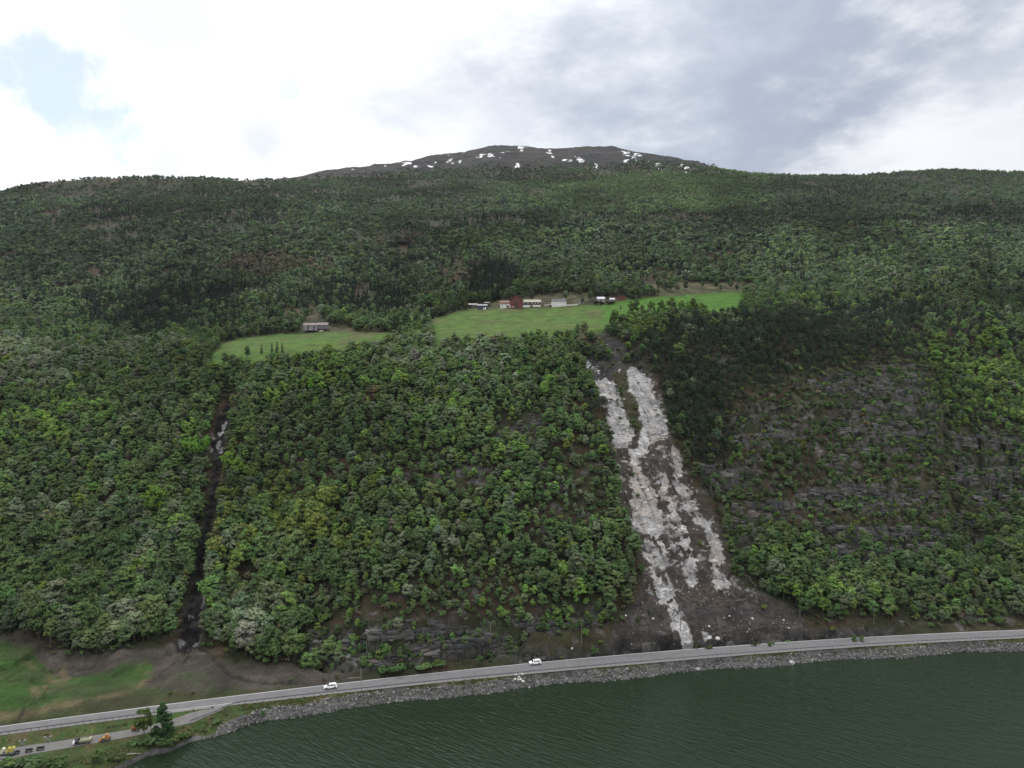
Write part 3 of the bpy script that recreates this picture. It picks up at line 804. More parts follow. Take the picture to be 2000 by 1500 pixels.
        grass = lerp(grass, (.092, .078, .038), sstep(.42, .62, n2 * .5 + n1 * .5)); grass = lerp(grass, (.052, .090, .026), sstep(.5, .62, n1) * (X < -70))
        grass = lerp(grass, (.048, .080, .024), sstep(.45, .7, n3) * (X < -88))
        col = np.where(ls[..., None], grass, col)
        emb = ls & (e < np.where(X > -92, 3.3, 1.5) + 1.3 * (n2 - .5) * 2) & (X > -112)
        col = np.where(emb[..., None], lerp(np.zeros_like(col) + np.array((.12, .118, .118), np.float32), (.07, .068, .068), sstep(.45, .65, n3)), col)
        col = np.where((ls & (e < .25))[..., None], np.array((.035, .038, .03), np.float32), col)
        emb2 = ls & (e < 2.0) & (X <= -112)
        col = np.where(emb2[..., None], lerp(col, (.085, .075, .060), sstep(.4, .6, n2)), col)
        cls[ls] = 7
        # bare mountain with snow
        tl = np.interp(px, *TREELINE)
        mt = (Y > 1100) * sstep(-3, 3, tl - py + 9 * (n1 - .5))
        mcol = np.zeros_like(col) + np.array((.011, .0095, .0105), np.float32)
        n4 = fbm(X / 60, Y / 60, 241, 3)
        mcol = lerp(mcol, (.022, .019, .013), sstep(.42, .55, n4)); mcol = lerp(mcol, (.034, .031, .031), sstep(.55, .66, fbm(X / 18, Y / 30, 257, 3)) * .8); mcol = lerp(mcol, (.016, .015, .017), sstep(.55, .7, fbm(X / 25, Y / 50, 251, 2)))
        col = lerp(col, (0, 0, 0), mt) + mcol * mt[..., None]
        sn = .9 * look(SNOW, px + (fbm(X / 24, Y / 24, 261, 3) - .5) * 13, py + (fbm(X / 30, Y / 30, 271, 3) - .5) * 4) * (Y > 1400) * sstep(.44, .54, fbm(X / 11, Y / 11, 277, 2))
        col = lerp(col, (.82, .83, .86), sn)
        cls[(mt > .5)] = 8
        cls[(sn > .5)] = 9
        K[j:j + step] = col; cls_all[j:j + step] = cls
    idx = np.arange(ny * nu).reshape(ny, nu)
    Q = np.stack([idx[:-1, :-1], idx[:-1, 1:], idx[1:, 1:], idx[1:, :-1]], -1).reshape(-1, 4)
    fc = cls_all[:-1, :-1].reshape(-1)
    P = P.reshape(-1, 3); K = K.reshape(-1, 3) * np.where(cls_all.reshape(-1) == 9, 1.0, GROUND_ALB)[:, None].astype(np.float32)
    names = {0: 'hillside', 1: 'landslide_scar', 2: 'mud_gully', 3: 'upper_meadow', 4: 'lower_field', 5: 'bare_earth', 6: 'rock_face', 7: 'lake_shore', 8: 'mountain', 9: 'snow'}
    for c, nm in names.items():
        q = Q[fc == c]
        if not len(q): continue
        u, inv = np.unique(q, return_inverse=True); inv = inv.reshape(-1)
        me = bpy.data.meshes.new(nm)
        me.vertices.add(len(u)); me.vertices.foreach_set('co', P[u].ravel())
        nq = len(q); me.loops.add(nq * 4); me.loops.foreach_set('vertex_index', inv.astype(np.int32))
        me.polygons.add(nq); me.polygons.foreach_set('loop_start', np.arange(0, nq * 4, 4, dtype=np.int32))
        me.polygons.foreach_set('use_smooth', np.ones(nq, bool) if c in (0, 3, 4, 5, 7, 8, 9) else np.zeros(nq, bool))
        me.update(); me.validate()
        a = me.attributes.new('col', 'FLOAT_COLOR', 'POINT')
        a.data.foreach_set('color', np.concatenate([K[u], np.ones((len(u), 1), np.float32)], 1).astype(np.float32).ravel())
        me.materials.append(M_GROUND)
        o = bpy.data.objects.new(nm, me); C.objects.link(o); tag(o, kind='structure')


GROUND_ALB = .78
PALE_ROCK = (.355, .345, .34)
blur_dark = blur(DARKROCK, 3)
MEADOW_S = blur(MEADOW, 1); ROUGH_S = blur(ROUGH, 3); LEARTH_S = blur(LEARTH, 2); LFIELD_S = blur(LFIELD, 1); LTAN_S = blur(LTAN, 2); LGREEN_S = blur(LGREEN2, 4)
build_terrain()

# lake
lk = MB(); nx = 60
lk.add([(-1500, -700, 0), (1500, -700, 0), (1500, 420, 0), (-1500, 420, 0)], [(0, 1, 2, 3)])
tag(lk.build('lake', M_WATER), kind='structure')


# roads
def strip(name, xs, o0, o1, z, mat, kind='structure'):
    V = []; Fs = []
    for x in xs:
        yr = float(road_y(x)); c = float(road_ct(x)); s = math.sqrt(max(0, 1 - c * c))
        for o in (o0, o1):
            off = float(o(x)) if callable(o) else o
            V.append((x + off * s * (1 if True else 0), yr - off * c, z))
    for i in range(len(xs) - 1):
        Fs.append((2 * i, 2 * i + 1, 2 * i + 3, 2 * i + 2))
    m = MB(); m.add(V, Fs)
    o = m.build(name, mat); tag(o, kind=kind); return o


XS = list(np.arange(-420, 520, 4.0))
strip('road', XS, -.35, lambda x: rail_off(x) - .5, 3.50, M_ASPHALT)
strip('road_shoulder', [x for x in XS if x < -107 or x > -93], lambda x: rail_off(x) - .5, lambda x: rail_off(x) + (1.0 if x > -90 else .75), 3.49, M_GRAVEL)
strip('road_marking', XS, -.12, .12, 3.506, M_LINE)
strip('road_marking', XS, lambda x: rail_off(x) - 1.05, lambda x: rail_off(x) - .85, 3.506, M_LINE)
m = MB(); V = []; Fs = []
for a, b, z in SRW:
    V += [(a[0], a[1], z + .05), (b[0], b[1], z + .05)]
for i in range(len(SRW) - 1): Fs.append((2 * i, 2 * i + 1, 2 * i + 3, 2 * i + 2))
m.add(V, Fs); tag(m.build('side_road', M_OLDROAD), kind='structure')


def gz(x, y):
    r = ground(np.array([float(x)]), np.array([float(y)])); return float(r[0][0])


def at(px, py, dy=0):
    """ground point seen at a photo position: march along the ray"""
    u = (px - 1000) / F; v = (750 - py) / F
    Y = np.arange(180, 2400, .5); X = u * Y
    g = ground(X, Y)[0]
    k = np.argmax(g >= HC + v * Y)
    return Vector((X[k], Y[k], g[k]))
# ------------------------------------------------------------------ plant prototypes (10 m tall, scaled when placed)
def quads(cen, nrm, size, asp, rs, droop=None):
    n = len(cen)
    r = rs.normal(size=(n, 3))
    nrm = nrm / np.maximum(np.linalg.norm(nrm, axis=1, keepdims=True), 1e-6)
    t = droop if droop is not None else np.cross(nrm, r)
    t = t - nrm * (t * nrm).sum(1, keepdims=True)
    t /= np.maximum(np.linalg.norm(t, axis=1, keepdims=True), 1e-6)
    b = np.cross(nrm, t)
    t = t * (size * asp)[:, None] * .5; b = b * size[:, None] * .5
    # leaf spray: a pointed six-sided tuft folded a little along its middle
    V = np.stack([cen - t, cen - .35 * t - b, cen + .45 * t - .8 * b, cen + t, cen + .45 * t + .8 * b, cen - .35 * t + b], 1)
    return V.reshape(-1, 3)


def dome(me, nv):
    """shade a crown as one soft dome of leaves: normals lean outward from its middle"""
    co = np.zeros(len(me.vertices) * 3, np.float32); me.vertices.foreach_get('co', co); co = co.reshape(-1, 3)
    vn = np.zeros(len(me.vertices) * 3, np.float32); me.vertices.foreach_get('normal', vn); vn = vn.reshape(-1, 3)
    c = co[:nv]; mid = np.array([0, 0, c[:, 2].min() * .65 + c[:, 2].max() * .35]); half = np.array([np.abs(c[:, 0]).max(), np.abs(c[:, 1]).max(), (c[:, 2].max() - c[:, 2].min()) * .6])
    o = (c - mid) / half / half * half.mean(); o /= np.maximum(np.linalg.norm(o, axis=1, keepdims=True), 1e-5)
    q = o * .5 + vn[:nv] * .5 + np.array([0, 0, .2]); q /= np.maximum(np.linalg.norm(q, axis=1, keepdims=True), 1e-5)
    vn[:nv] = q
    me.normals_split_custom_set_from_vertices([tuple(v) for v in vn])


def crown_mesh(name, V, tone):
    n = len(V) // 6
    me = bpy.data.meshes.new(name)
    me.vertices.add(n * 6); me.vertices.foreach_set('co', V.astype(np.float32).ravel())
    me.loops.add(n * 6); me.loops.foreach_set('vertex_index', np.arange(n * 6, dtype=np.int32))
    me.polygons.add(n); me.polygons.foreach_set('loop_start', np.arange(0, n * 6, 6, dtype=np.int32)); me.update()
    a = me.attributes.new('leaf_tone', 'FLOAT_COLOR', 'POINT')
    t = np.repeat(tone, 6, axis=0)
    a.data.foreach_set('color', np.concatenate([t, np.ones((len(t), 1))], 1).astype(np.float32).ravel())
    me.materials.append(M_LEAF)
    me.polygons.foreach_set('use_smooth', np.ones(n, bool))
    dome(me, n * 6)
    return me


def tone_of(rs, cl_tone, n):
    t = cl_tone * rs.uniform(.88, 1.13, n)
    return np.stack([t * rs.uniform(.93, 1.10, n), t, t * rs.uniform(.85, 1.1, n)], 1)


def broad(seed, W=6.2, z0=2.2, H=10., ncl=30, nl=34, leaf=.55, shape='round', rmin=.35, csz=(.75, 1.35)):
    rs = np.random.default_rng(seed)
    cen, nor, siz, ton, limbs = [], [], [], [], []
    zc, hz = (z0 + H) / 2, (H - z0) / 2
    for k in range(ncl):
        v = rs.normal(size=3); v /= np.linalg.norm(v); r = rs.uniform(rmin, 1) ** .6
        v[2] = v[2] * .9 + .12
        p = np.array([v[0] * W / 2 * r * .82, v[1] * W / 2 * r * .82, v[2] * hz * r * .88])
        if shape == 'cone': p[2] = hz * (2 * rs.uniform(0, 1) ** 1.5 - 1)
        f = (p[2] + hz) / (2 * hz)
        if shape == 'cone': w = 1.3 * (1.0 - f) ** .75 + .06
        elif shape == 'egg': w = 1.15 - .55 * f
        elif shape == 'top': w = .45 + .8 * f
        else: w = 1.0
        p[0] *= w; p[1] *= w; p[2] += zc
        rc = rs.uniform(*csz) * (W / 6.2) * (.65 + .35 * w)
        q = rs.normal(size=(nl, 3)); q /= np.linalg.norm(q, axis=1, keepdims=True); q[:, 2] = np.abs(q[:, 2]) * .75 + q[:, 2] * .25
        rr = rs.uniform(.45, 1.08, nl)[:, None]
        cen.append(p + q * rr * rc * np.array([1, 1, .78])); nor.append(q + rs.normal(size=(nl, 3)) * .45 + np.array([0, 0, .25]))
        siz.append(rs.uniform(.7, 1.35, nl) * leaf); ton.append(tone_of(rs, rs.uniform(.94, 1.07), nl))
        limbs.append(p)
    V = quads(np.concatenate(cen), np.concatenate(nor), np.concatenate(siz), 1.35, rs)
    tr = MB(); lean = rs.normal(size=2) * .25
    tr.tube([(0, 0, -1.2), (lean[0] * .3, lean[1] * .3, 2.5), (lean[0], lean[1], H * .55), (lean[0] * 1.2, lean[1] * 1.2, H * .9)], [.17, .14, .09, .03], 6)
    for p in limbs[::4]:
        zb = max(1.5, p[2] * .62)
        tr.tube([(lean[0] * zb / H, lean[1] * zb / H, zb), (p[0] * .6, p[1] * .6, p[2] * .88), tuple(p)], [.07, .05, .02], 4, cap=False)
    return V, np.concatenate(ton), tr


def spruce(seed, H=10., W=3.4, nw=16, per=17, leaf=.62):
    rs = np.random.default_rng(seed)
    cen, nor, siz, ton, dr = [], [], [], [], []
    for k in range(nw):
        f = k / (nw - 1); z = .5 + f * (H - .7); R = (W / 2) * (1.02 - f) ** .85 * rs.uniform(.8, 1.12)
        n = max(5, int(per * (1.1 - f * .7)))
        a = rs.uniform(0, 6.283, n); r = R * rs.uniform(.35, 1, n)
        c = np.stack([np.cos(a) * r, np.sin(a) * r, z - .22 * r + rs.normal(size=n) * .12], 1)
        cen.append(c); nor.append(np.stack([np.cos(a) * .55, np.sin(a) * .55, np.full(n, .8)], 1) + rs.normal(size=(n, 3)) * .3)
        dr.append(np.stack([np.cos(a), np.sin(a), np.full(n, -.45)], 1))
        siz.append(leaf * rs.uniform(.7, 1.2, n) * (1.05 - .45 * f)); ton.append(tone_of(rs, rs.uniform(.8, 1.2), n))
    V = quads(np.concatenate(cen), np.concatenate(nor), np.concatenate(siz), 1.9, rs, np.concatenate(dr))
    tr = MB(); tr.tube([(0, 0, -1), (0, 0, H * .5), (0, 0, H * .97)], [.17, .10, .02], 6)
    return V, np.concatenate(ton), tr


def shrub(seed, H=10., ncl=12, nl=26, leaf=1.5, W=12.):
    rs = np.random.default_rng(seed); cen, nor, siz, ton = [], [], [], []
    tr = MB()
    for k in range(ncl):
        a = rs.uniform(0, 6.283); r = W / 2 * math.sqrt(rs.uniform(0, 1)) * .75; z = (H * .62) * (1 - .55 * (r / (W / 2)) ** 2) * rs.uniform(.6, 1.05)
        p = np.array([math.cos(a) * r, math.sin(a) * r, z]); rc = rs.uniform(1.8, 3.2)
        q = rs.normal(size=(nl, 3)); q /= np.linalg.norm(q, axis=1, keepdims=True); q[:, 2] = np.abs(q[:, 2]) * .7 + q[:, 2] * .3
        cen.append(p + q * rc * rs.uniform(.4, 1.05, nl)[:, None]); nor.append(q + rs.normal(size=(nl, 3)) * .5 + np.array([0, 0, .3]))
        siz.append(leaf * rs.uniform(.7, 1.3, nl)); ton.append(tone_of(rs, rs.uniform(.75, 1.25), nl))
        tr.tube([(p[0] * .12, p[1] * .12, -1), (p[0] * .55, p[1] * .55, z * .55), tuple(p)], [.16, .12, .05], 4, cap=False)
    return quads(np.concatenate(cen), np.concatenate(nor), np.concatenate(siz), 1.3, rs), np.concatenate(ton), tr


PROTO = {}      # kind -> list of (crown mesh, trunk mesh, merged object)
PLANT = bpy.data.collections.new("plant_prototypes")
PIDX = {}
_specs = []
for i in range(5): _specs.append(('birch', broad(100 + i, W=6.3 + .4 * (i % 3), z0=.5 + .3 * (i % 2), ncl=38, nl=34, leaf=.5, shape=('egg', 'round', 'egg', 'egg', 'round')[i])))
for i in range(3): _specs.append(('aspen', broad(140 + i, W=4.8, z0=3.2, ncl=26, shape='egg')))
for i in range(3): _specs.append(('pine', broad(160 + i, W=4.8, z0=1.4, ncl=28, nl=30, leaf=.5, shape='egg', csz=(.55, 1.0), rmin=.2)))
for i in range(3): _specs.append(('spruce', spruce(180 + i, W=3.3 + .4 * i)))
for i in range(3): _specs.append(('conic', broad(200 + i, W=6.6, z0=.3, ncl=90, nl=30, leaf=.45, shape='cone', csz=(.6, 1.0))))
for i in range(3): _specs.append(('thin', broad(220 + i, W=5.0, z0=2.0, ncl=24, nl=14, leaf=.36, shape='round')))
for i in range(4): _specs.append(('shrub', shrub(240 + i)))
for i in range(4): _specs.append(('farbroad', broad(260 + i, W=7.4 + .7 * (i % 2), z0=.2, ncl=16, nl=10, leaf=1.3, shape=('round', 'egg')[i % 2], csz=(1.0, 1.7))))
for i in range(2): _specs.append(('farspruce', spruce(280 + i, W=3.6, nw=8, per=8, leaf=1.25)))
for n_, (kind, (V, ton, tr)) in enumerate(_specs):
    cm = crown_mesh(kind + "_crown", V, ton); tm = tr.mesh(kind + "_trunk", M_BARK)
    nv = len(V); tv = np.array(tr.v)
    me = bpy.data.meshes.new(kind)
    bm = bmesh.new(); bm.from_mesh(cm); bm.from_mesh(tm); bm.to_mesh(me); bm.free()
    me.materials.clear(); me.materials.append(M_LEAF); me.materials.append(M_BARK)
    mi = np.zeros(len(me.polygons), np.int32); mi[len(cm.polygons):] = 1; me.polygons.foreach_set('material_index', mi)
    me.polygons.foreach_set('use_smooth', np.ones(len(me.polygons), bool)); dome(me, nv)
    o = bpy.data.objects.new("plant_%02d" % n_, me); PLANT.objects.link(o)
    PROTO.setdefault(kind, []).append((cm, tm, me)); PIDX.setdefault(kind, []).append(n_)
ROCKS = bpy.data.collections.new("rock_prototypes"); ROCK_ME = []
for i in range(6):
    rs = np.random.default_rng(300 + i)
    bm = bmesh.new(); bmesh.ops.create_icosphere(bm, subdivisions=2, radius=1)
    cuts = [(Vector(rs.normal(size=3)).normalized(), rs.uniform(.5, .85)) for _ in range(9)]
    sc = (1.15, rs.uniform(.7, .95), rs.uniform(.5, .75))
    for v in bm.verts:
        for nn, dd in cuts:
            k = v.co.dot(nn)
            if k > dd: v.co -= nn * (k - dd)
        v.co = Vector((v.co.x * sc[0], v.co.y * sc[1], v.co.z * sc[2]))
    bmesh.ops.dissolve_limit(bm, angle_limit=.12, verts=bm.verts, edges=bm.edges)
    me = bpy.data.meshes.new("boulder"); bm.to_mesh(me); bm.free(); ROCK_ME.append(me)
    me.materials.append(M_ROCK)
    o = bpy.data.objects.new("rock_%02d" % i, me); ROCKS.objects.link(o)


def tint_rock():
    """rock colour from the tint carried by each stone"""
    m, nt, b = new_mat("loose_stone"); N, L = nt.nodes, nt.links
    at = N.new('ShaderNodeAttribute'); at.attribute_name = 'tint'; at.attribute_type = 'INSTANCER'
    t = N.new('ShaderNodeTexNoise'); t.inputs['Scale'].default_value = 2.2; t.inputs['Detail'].default_value = 5
    tc = N.new('ShaderNodeTexCoord'); L.new(tc.outputs['Object'], t.inputs['Vector'])
    r = N.new('ShaderNodeMapRange'); L.new(t.outputs['Fac'], r.inputs['Value']); r.inputs['To Min'].default_value = .6; r.inputs['To Max'].default_value = 1.4
    mx = N.new('ShaderNodeMix'); mx.data_type = 'RGBA'; mx.blend_type = 'MULTIPLY'; mx.inputs[0].default_value = 1
    L.new(at.outputs['Color'], mx.inputs[6]); L.new(r.outputs[0], mx.inputs[7]); L.new(mx.outputs[2], b.inputs['Base Color']); b.inputs['Roughness'].default_value = .9
    return m


M_STONE = tint_rock()
for me in ROCK_ME: me.materials.clear(); me.materials.append(M_STONE)


def scatter(name, pts, rot, scl, idx, tint, coll, label=None):
    """one 'stuff' object: geometry nodes put a prototype on every point"""
    n = len(pts)
    me = bpy.data.meshes.new(name); me.vertices.add(n); me.vertices.foreach_set('co', np.asarray(pts, np.float32).ravel())
    a = me.attributes.new('rot', 'FLOAT_VECTOR', 'POINT'); a.data.foreach_set('vector', np.asarray(rot, np.float32).ravel())
    a = me.attributes.new('scl', 'FLOAT_VECTOR', 'POINT'); a.data.foreach_set('vector', np.asarray(scl, np.float32).ravel())
    a = me.attributes.new('idx', 'INT', 'POINT'); a.data.foreach_set('value', np.asarray(idx, np.int32))
    a = me.attributes.new('tint', 'FLOAT_COLOR', 'POINT'); a.data.foreach_set('color', np.concatenate([np.asarray(tint, np.float32), np.ones((n, 1), np.float32)], 1).ravel())
    o = bpy.data.objects.new(name, me); C.objects.link(o)
    g = bpy.data.node_groups.new(name + "_scatter", 'GeometryNodeTree')
    g.interface.new_socket(name='Geometry', in_out='INPUT', socket_type='NodeSocketGeometry')
    g.interface.new_socket(name='Geometry', in_out='OUTPUT', socket_type='NodeSocketGeometry')
    N, L = g.nodes, g.links
    gi = N.new('NodeGroupInput'); go = N.new('NodeGroupOutput')
    ci = N.new('GeometryNodeCollectionInfo'); ci.inputs['Collection'].default_value = coll
    ci.inputs['Separate Children'].default_value = True; ci.inputs['Reset Children'].default_value = True
    ip = N.new('GeometryNodeInstanceOnPoints'); ip.inputs['Pick Instance'].default_value = True

    def named(nm, t):
        x = N.new('GeometryNodeInputNamedAttribute'); x.data_type = t; x.inputs['Name'].default_value = nm
        return [q for q in x.outputs if q.enabled and q.name == 'Attribute'][0]
    L.new(gi.outputs[0], ip.inputs['Points']); L.new(ci.outputs[0], ip.inputs['Instance'])
    L.new(named('idx', 'INT'), ip.inputs['Instance Index']); L.new(named('rot', 'FLOAT_VECTOR'), ip.inputs['Rotation']); L.new(named('scl', 'FLOAT_VECTOR'), ip.inputs['Scale'])
    L.new(ip.outputs[0], go.inputs[0])
    md = o.modifiers.new("scatter", 'NODES'); md.node_group = g
    tag(o, label, None, None, 'stuff')
    return o


# ------------------------------------------------------------------ where the trees stand and what they are
TINT = dict(mid=(.098, .152, .062), dark=(.076, .122, .056), fresh_or_sunlit=(.124, .205, .054), olive=(.122, .160, .046), pale=(.160, .198, .135),
            pine=(.048, .068, .049), spruce=(.026, .043, .031), brown=(.130, .112, .070), grey=(.108, .145, .088))
ZONES = [  # cx, cy, rx, ry, kind, chance
    (625, 745, 60, 45, 'fresh_or_sunlit', .5), (690, 668, 50, 16, 'fresh_or_sunlit', .7), (740, 658, 30, 10, 'fresh_or_sunlit', .6), (385, 870, 35, 18, 'fresh_or_sunlit', .8), (470, 915, 45, 40, 'fresh_or_sunlit', .5), (60, 850, 80, 40, 'fresh_or_sunlit', .45), (130, 830, 90, 50, 'fresh_or_sunlit', .3),
    (1240, 665, 60, 26, 'fresh_or_sunlit', .35), (1340, 600, 90, 22, 'fresh_or_sunlit', .45), (1600, 1190, 110, 34, 'fresh_or_sunlit', .4), (560, 800, 60, 40, 'fresh_or_sunlit', .2), (1450, 900, 60, 40, 'fresh_or_sunlit', .3), (1900, 730, 150, 90, 'fresh_or_sunlit', .4), (1250, 385, 260, 34, 'fresh_or_sunlit', .6),  # last entry: sun patch on the upper slope, put into the leaf tint
    (1350, 352, 160, 22, 'fresh_or_sunlit', .9), (980, 470, 160, 22, 'fresh_or_sunlit', .4), (1150, 350, 120, 20, 'fresh_or_sunlit', .5), (1600, 600, 90, 20, 'fresh_or_sunlit', .3), (1700, 480, 200, 40, 'fresh_or_sunlit', .2), (1100, 1180, 80, 60, 'fresh_or_sunlit', .25), (950, 900, 260, 160, 'fresh_or_sunlit', .12),  # entries near the ridge: sunlight through cloud, painted as lighter leaves
    (600, 1040, 75, 60, 'olive', .75), (440, 1050, 50, 85, 'olive', .55), (530, 960, 45, 40, 'olive', .55), (700, 1070, 90, 30, 'olive', .25), (480, 1110, 40, 30, 'olive', .4), (1800, 580, 120, 30, 'olive', .15),
    (50, 725, 120, 45, 'pale', .65), (250, 690, 120, 25, 'pale', .3), (110, 1215, 80, 36, 'pale', .5), (240, 1225, 50, 30, 'pale', .45), (490, 1245, 40, 36, 'pale', .6), (940, 668, 110, 22, 'pale', .4), (200, 1040, 90, 60, 'pale', .25), (820, 1090, 90, 40, 'pale', .32), (1110, 980, 30, 20, 'pale', .5), (250, 1130, 60, 40, 'pale', .3), (880, 710, 110, 40, 'pale', .3), (760, 700, 60, 24, 'pale', .35), (40, 690, 60, 30, 'pale', .4),  # far-left entries above the slope: hazy sunlight put into the tree tint
    (1500, 690, 260, 80, 'pine', .9), (1350, 750, 120, 110, 'pine', .85), (1410, 830, 80, 80, 'pine', .8), (1650, 655, 160, 60, 'pine', .75), (1168, 790, 34, 50, 'pine', .6), (1360, 940, 40, 60, 'pine', .5), (1640, 780, 120, 60, 'pine', .5), (1780, 1130, 40, 30, 'dark', .5),
    (320, 618, 170, 45, 'spruce', .75), (700, 588, 115, 32, 'spruce', .8), (960, 548, 60, 38, 'spruce', .95), (500, 470, 320, 60, 'spruce', .12), (1760, 600, 90, 30, 'spruce', .5), (1300, 530, 120, 14, 'spruce', .5), (200, 560, 200, 40, 'spruce', .3), (1850, 640, 130, 30, 'pine', .3),
    (510, 525, 75, 26, 'brown', .75), (890, 540, 30, 20, 'brown', .7), (785, 470, 50, 14, 'brown', .6), (600, 535, 60, 16, 'brown', .5), (725, 795, 14, 12, 'brown', .8), (1160, 668, 40, 18, 'brown', .55)]
FOOT = (np.array([-500, 0, 60, 150, 230, 300, 345, 400, 440, 480, 560, 640, 700, 740, 800, 880, 1000, 1100, 1180, 1240, 1330, 1450, 1540, 1590, 1700, 1850, 2000, 2600], float),
        np.array([1240, 1240, 1250, 1274, 1266, 1250, 1240, 1246, 1264, 1284, 1294, 1300, 1284, 1296, 1296, 1262, 1252, 1244, 1250, 1200, 1150, 1146, 1180, 1224, 1220, 1216, 1210, 1210], float))
T = {k: [] for k in ('x', 'y', 'z', 'px', 'py', 'h', 'w', 'kind', 'tint', 'heath')}


def plan(X, Y):
    g = ground(X, Y)
    return g


def grow(y0, y1, sp, far):
    xs, yv = [], []
    for y in np.arange(y0, y1, sp * .92):
        x = np.arange(-.98 * y, .98 * y, sp)
        xs.append(x); yv.append(np.full(len(x), y))
    X = np.concatenate(xs); Y = np.concatenate(yv)
    X = X + rng.uniform(-.46, .46, len(X)) * sp; Y = Y + rng.uniform(-.46, .46, len(X)) * sp
    z, d, px, py, e, pxw, pyw, q = ground(X, Y)
    hz = look(HEATHS, pxw, pyw) * (Y < 560)
    a = np.ones(len(X))
    a *= np.where(py > np.interp(px, *FOOT), 0, 1) * (d > 8)
    clump = fbm(X / 13, Y / 13, 401, 2)
    a *= 1 - np.clip(hz * 1.15, 0, 1) * np.where(clump > .46, .22, .70) * np.where((py > 1150) & (px < 1250), .3, 1)
    a *= 1 - q['cl'] * np.where(clump > .44, .12, .52)
    md = look(MEADOW_S, px, py) * (Y > 430) * (Y < 760); rg = look(ROUGH_S, px, py) * (Y > 430) * (Y < 800)
    a *= (1 - sstep(.2, .5, md)) * (1 - .93 * sstep(.3, .6, rg))
    tong = look(GREENTONGUE, px, py)
    a *= np.where(q['sl'] > .25, np.where(tong > .5, .25, np.where(py < 706, .4, .0)), 1) * np.where((look(GULLYW, px, py) > .5) & (Y < 480) & (py > 735), 0, 1)
    tl = np.interp(px, *TREELINE)
    a *= np.where(Y > 1100, sstep(-7, 6, py - tl + 8 * (clump - .5)), 1)
    ridge = np.interp(np.clip(px, -550, 2550), RYX, RYY)
    a *= (Y < ridge + 25) * np.where(Y > 650, .25 + .75 * sstep(.30, .40, fbm(X / 48, Y / 70, 403, 3)), 1)
    a *= look(OPEN, px, py) * 0 + 1 - look(OPEN, px, py)
    keep = rng.random(len(X)) < a * (.985 if not far else .93)
    X, Y, z, px, py, hz, d, q_cl = X[keep], Y[keep], z[keep], px[keep], py[keep], hz[keep], d[keep], q['cl'][keep]
    n = len(X)
    up = Y > 500
    r = rng.random(n)
    kinds = np.where(r < .50, 'mid', np.where(r < .74, 'dark', np.where(r < .93, 'grey', np.where(r < .955, 'pale', np.where(r < .985, 'fresh_or_sunlit', 'olive'))))).astype(object)
    ru = rng.random(n)
    patch = fbm(X / 70, Y / 70, 411, 3)
    kinds = np.where(up & (ru < .07 + 2.6 * np.clip(patch - .54, 0, 1)), 'spruce', kinds)
    kinds = np.where(up & (kinds == 'pale') & (ru < .8), 'grey', kinds)
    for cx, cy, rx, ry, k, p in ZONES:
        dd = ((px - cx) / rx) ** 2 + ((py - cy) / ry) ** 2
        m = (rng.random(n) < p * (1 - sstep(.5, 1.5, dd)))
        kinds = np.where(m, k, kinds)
    h = np.where(up, 7.2, 7.0) * np.clip(rng.lognormal(0, .24, n), .5, 1.65) * (.72 + .56 * fbm(X / 26, Y / 26, 421, 2))
    foot = (Y < 330) & (px < 650)
    h = np.where(foot, h * 1.35, h)
    h *= 1 - .38 * np.clip(hz * 1.3, 0, 1) - .15 * q_cl
    h = np.where(Y > 900, h * .8, h); h = np.where(Y > 1150, h * .75, h)
    h = np.where(kinds == 'spruce', h * 1.25, h); h = np.where(kinds == 'fresh_or_sunlit', h * 1.1, h)
    w = rng.uniform(.82, 1.2, n) * np.where((Y > 800) & (kinds != 'spruce'), 1.32, 1)
    tint = np.array([TINT[k] for k in kinds]) * (rng.lognormal(0, .10, n) * (.78 + .44 * fbm(X / 18 / np.clip(Y / 500, 1, 3), Y / 18 / np.clip(Y / 500, 1, 3), 431, 2)) * np.where(Y < 560, .84 + .30 * sstep(.32, .66, fbm(X / 90, Y / 90, 439, 2)), .52 + .50 * sstep(.32, .66, fbm(X / 150, Y / 190, 433, 3))))[:, None]  # broad upper patches: species mix plus cloud shade, both put into the tint
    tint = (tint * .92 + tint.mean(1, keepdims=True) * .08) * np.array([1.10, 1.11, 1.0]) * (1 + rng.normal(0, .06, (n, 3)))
    tint = (tint * .72 + tint.mean(1, keepdims=True) * .28) * sstep(470, 900, Y)[:, None] * np.array([1.15, 1.18, 1.24]) + tint * (1 - sstep(470, 900, Y))[:, None]  # greyer, bluer with distance: haze painted into the leaf tint
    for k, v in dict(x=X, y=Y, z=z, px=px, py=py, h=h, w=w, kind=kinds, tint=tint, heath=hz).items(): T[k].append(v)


OPEN = blur(np.maximum(ells((1009, 597, 60, 12), (1095, 596, 40, 8), (935, 600, 30, 8), (1180, 590, 22, 8), (1135, 590, 14, 6), (838, 604, 12, 5), (616, 640, 26, 12), (1214, 586, 14, 6), (1195, 590, 12, 6)), stroke([(1175, 655), (1215, 690)], 14)), 1)
grow(250, 330, 3.3, False)
grow(330, 480, 3.35, False)
grow(480, 800, 4.5, False)
grow(800, 1500, 6.0, True)
grow(1500, 2360, 7.6, True)
T = {k: np.concatenate(v) for k, v in T.items()}
NT = len(T['x'])


def proto_kind(k, y, r):
    if y > 640: return 'farspruce' if k == 'spruce' else 'farbroad'
    if k in ('pine', 'spruce'): return k
    if k == 'brown': return 'thin' if r < .6 else 'birch'
    if k in ('fresh_or_sunlit', 'olive') and r < .5: return 'aspen'
    if r < .12: return 'aspen'
    return 'birch'


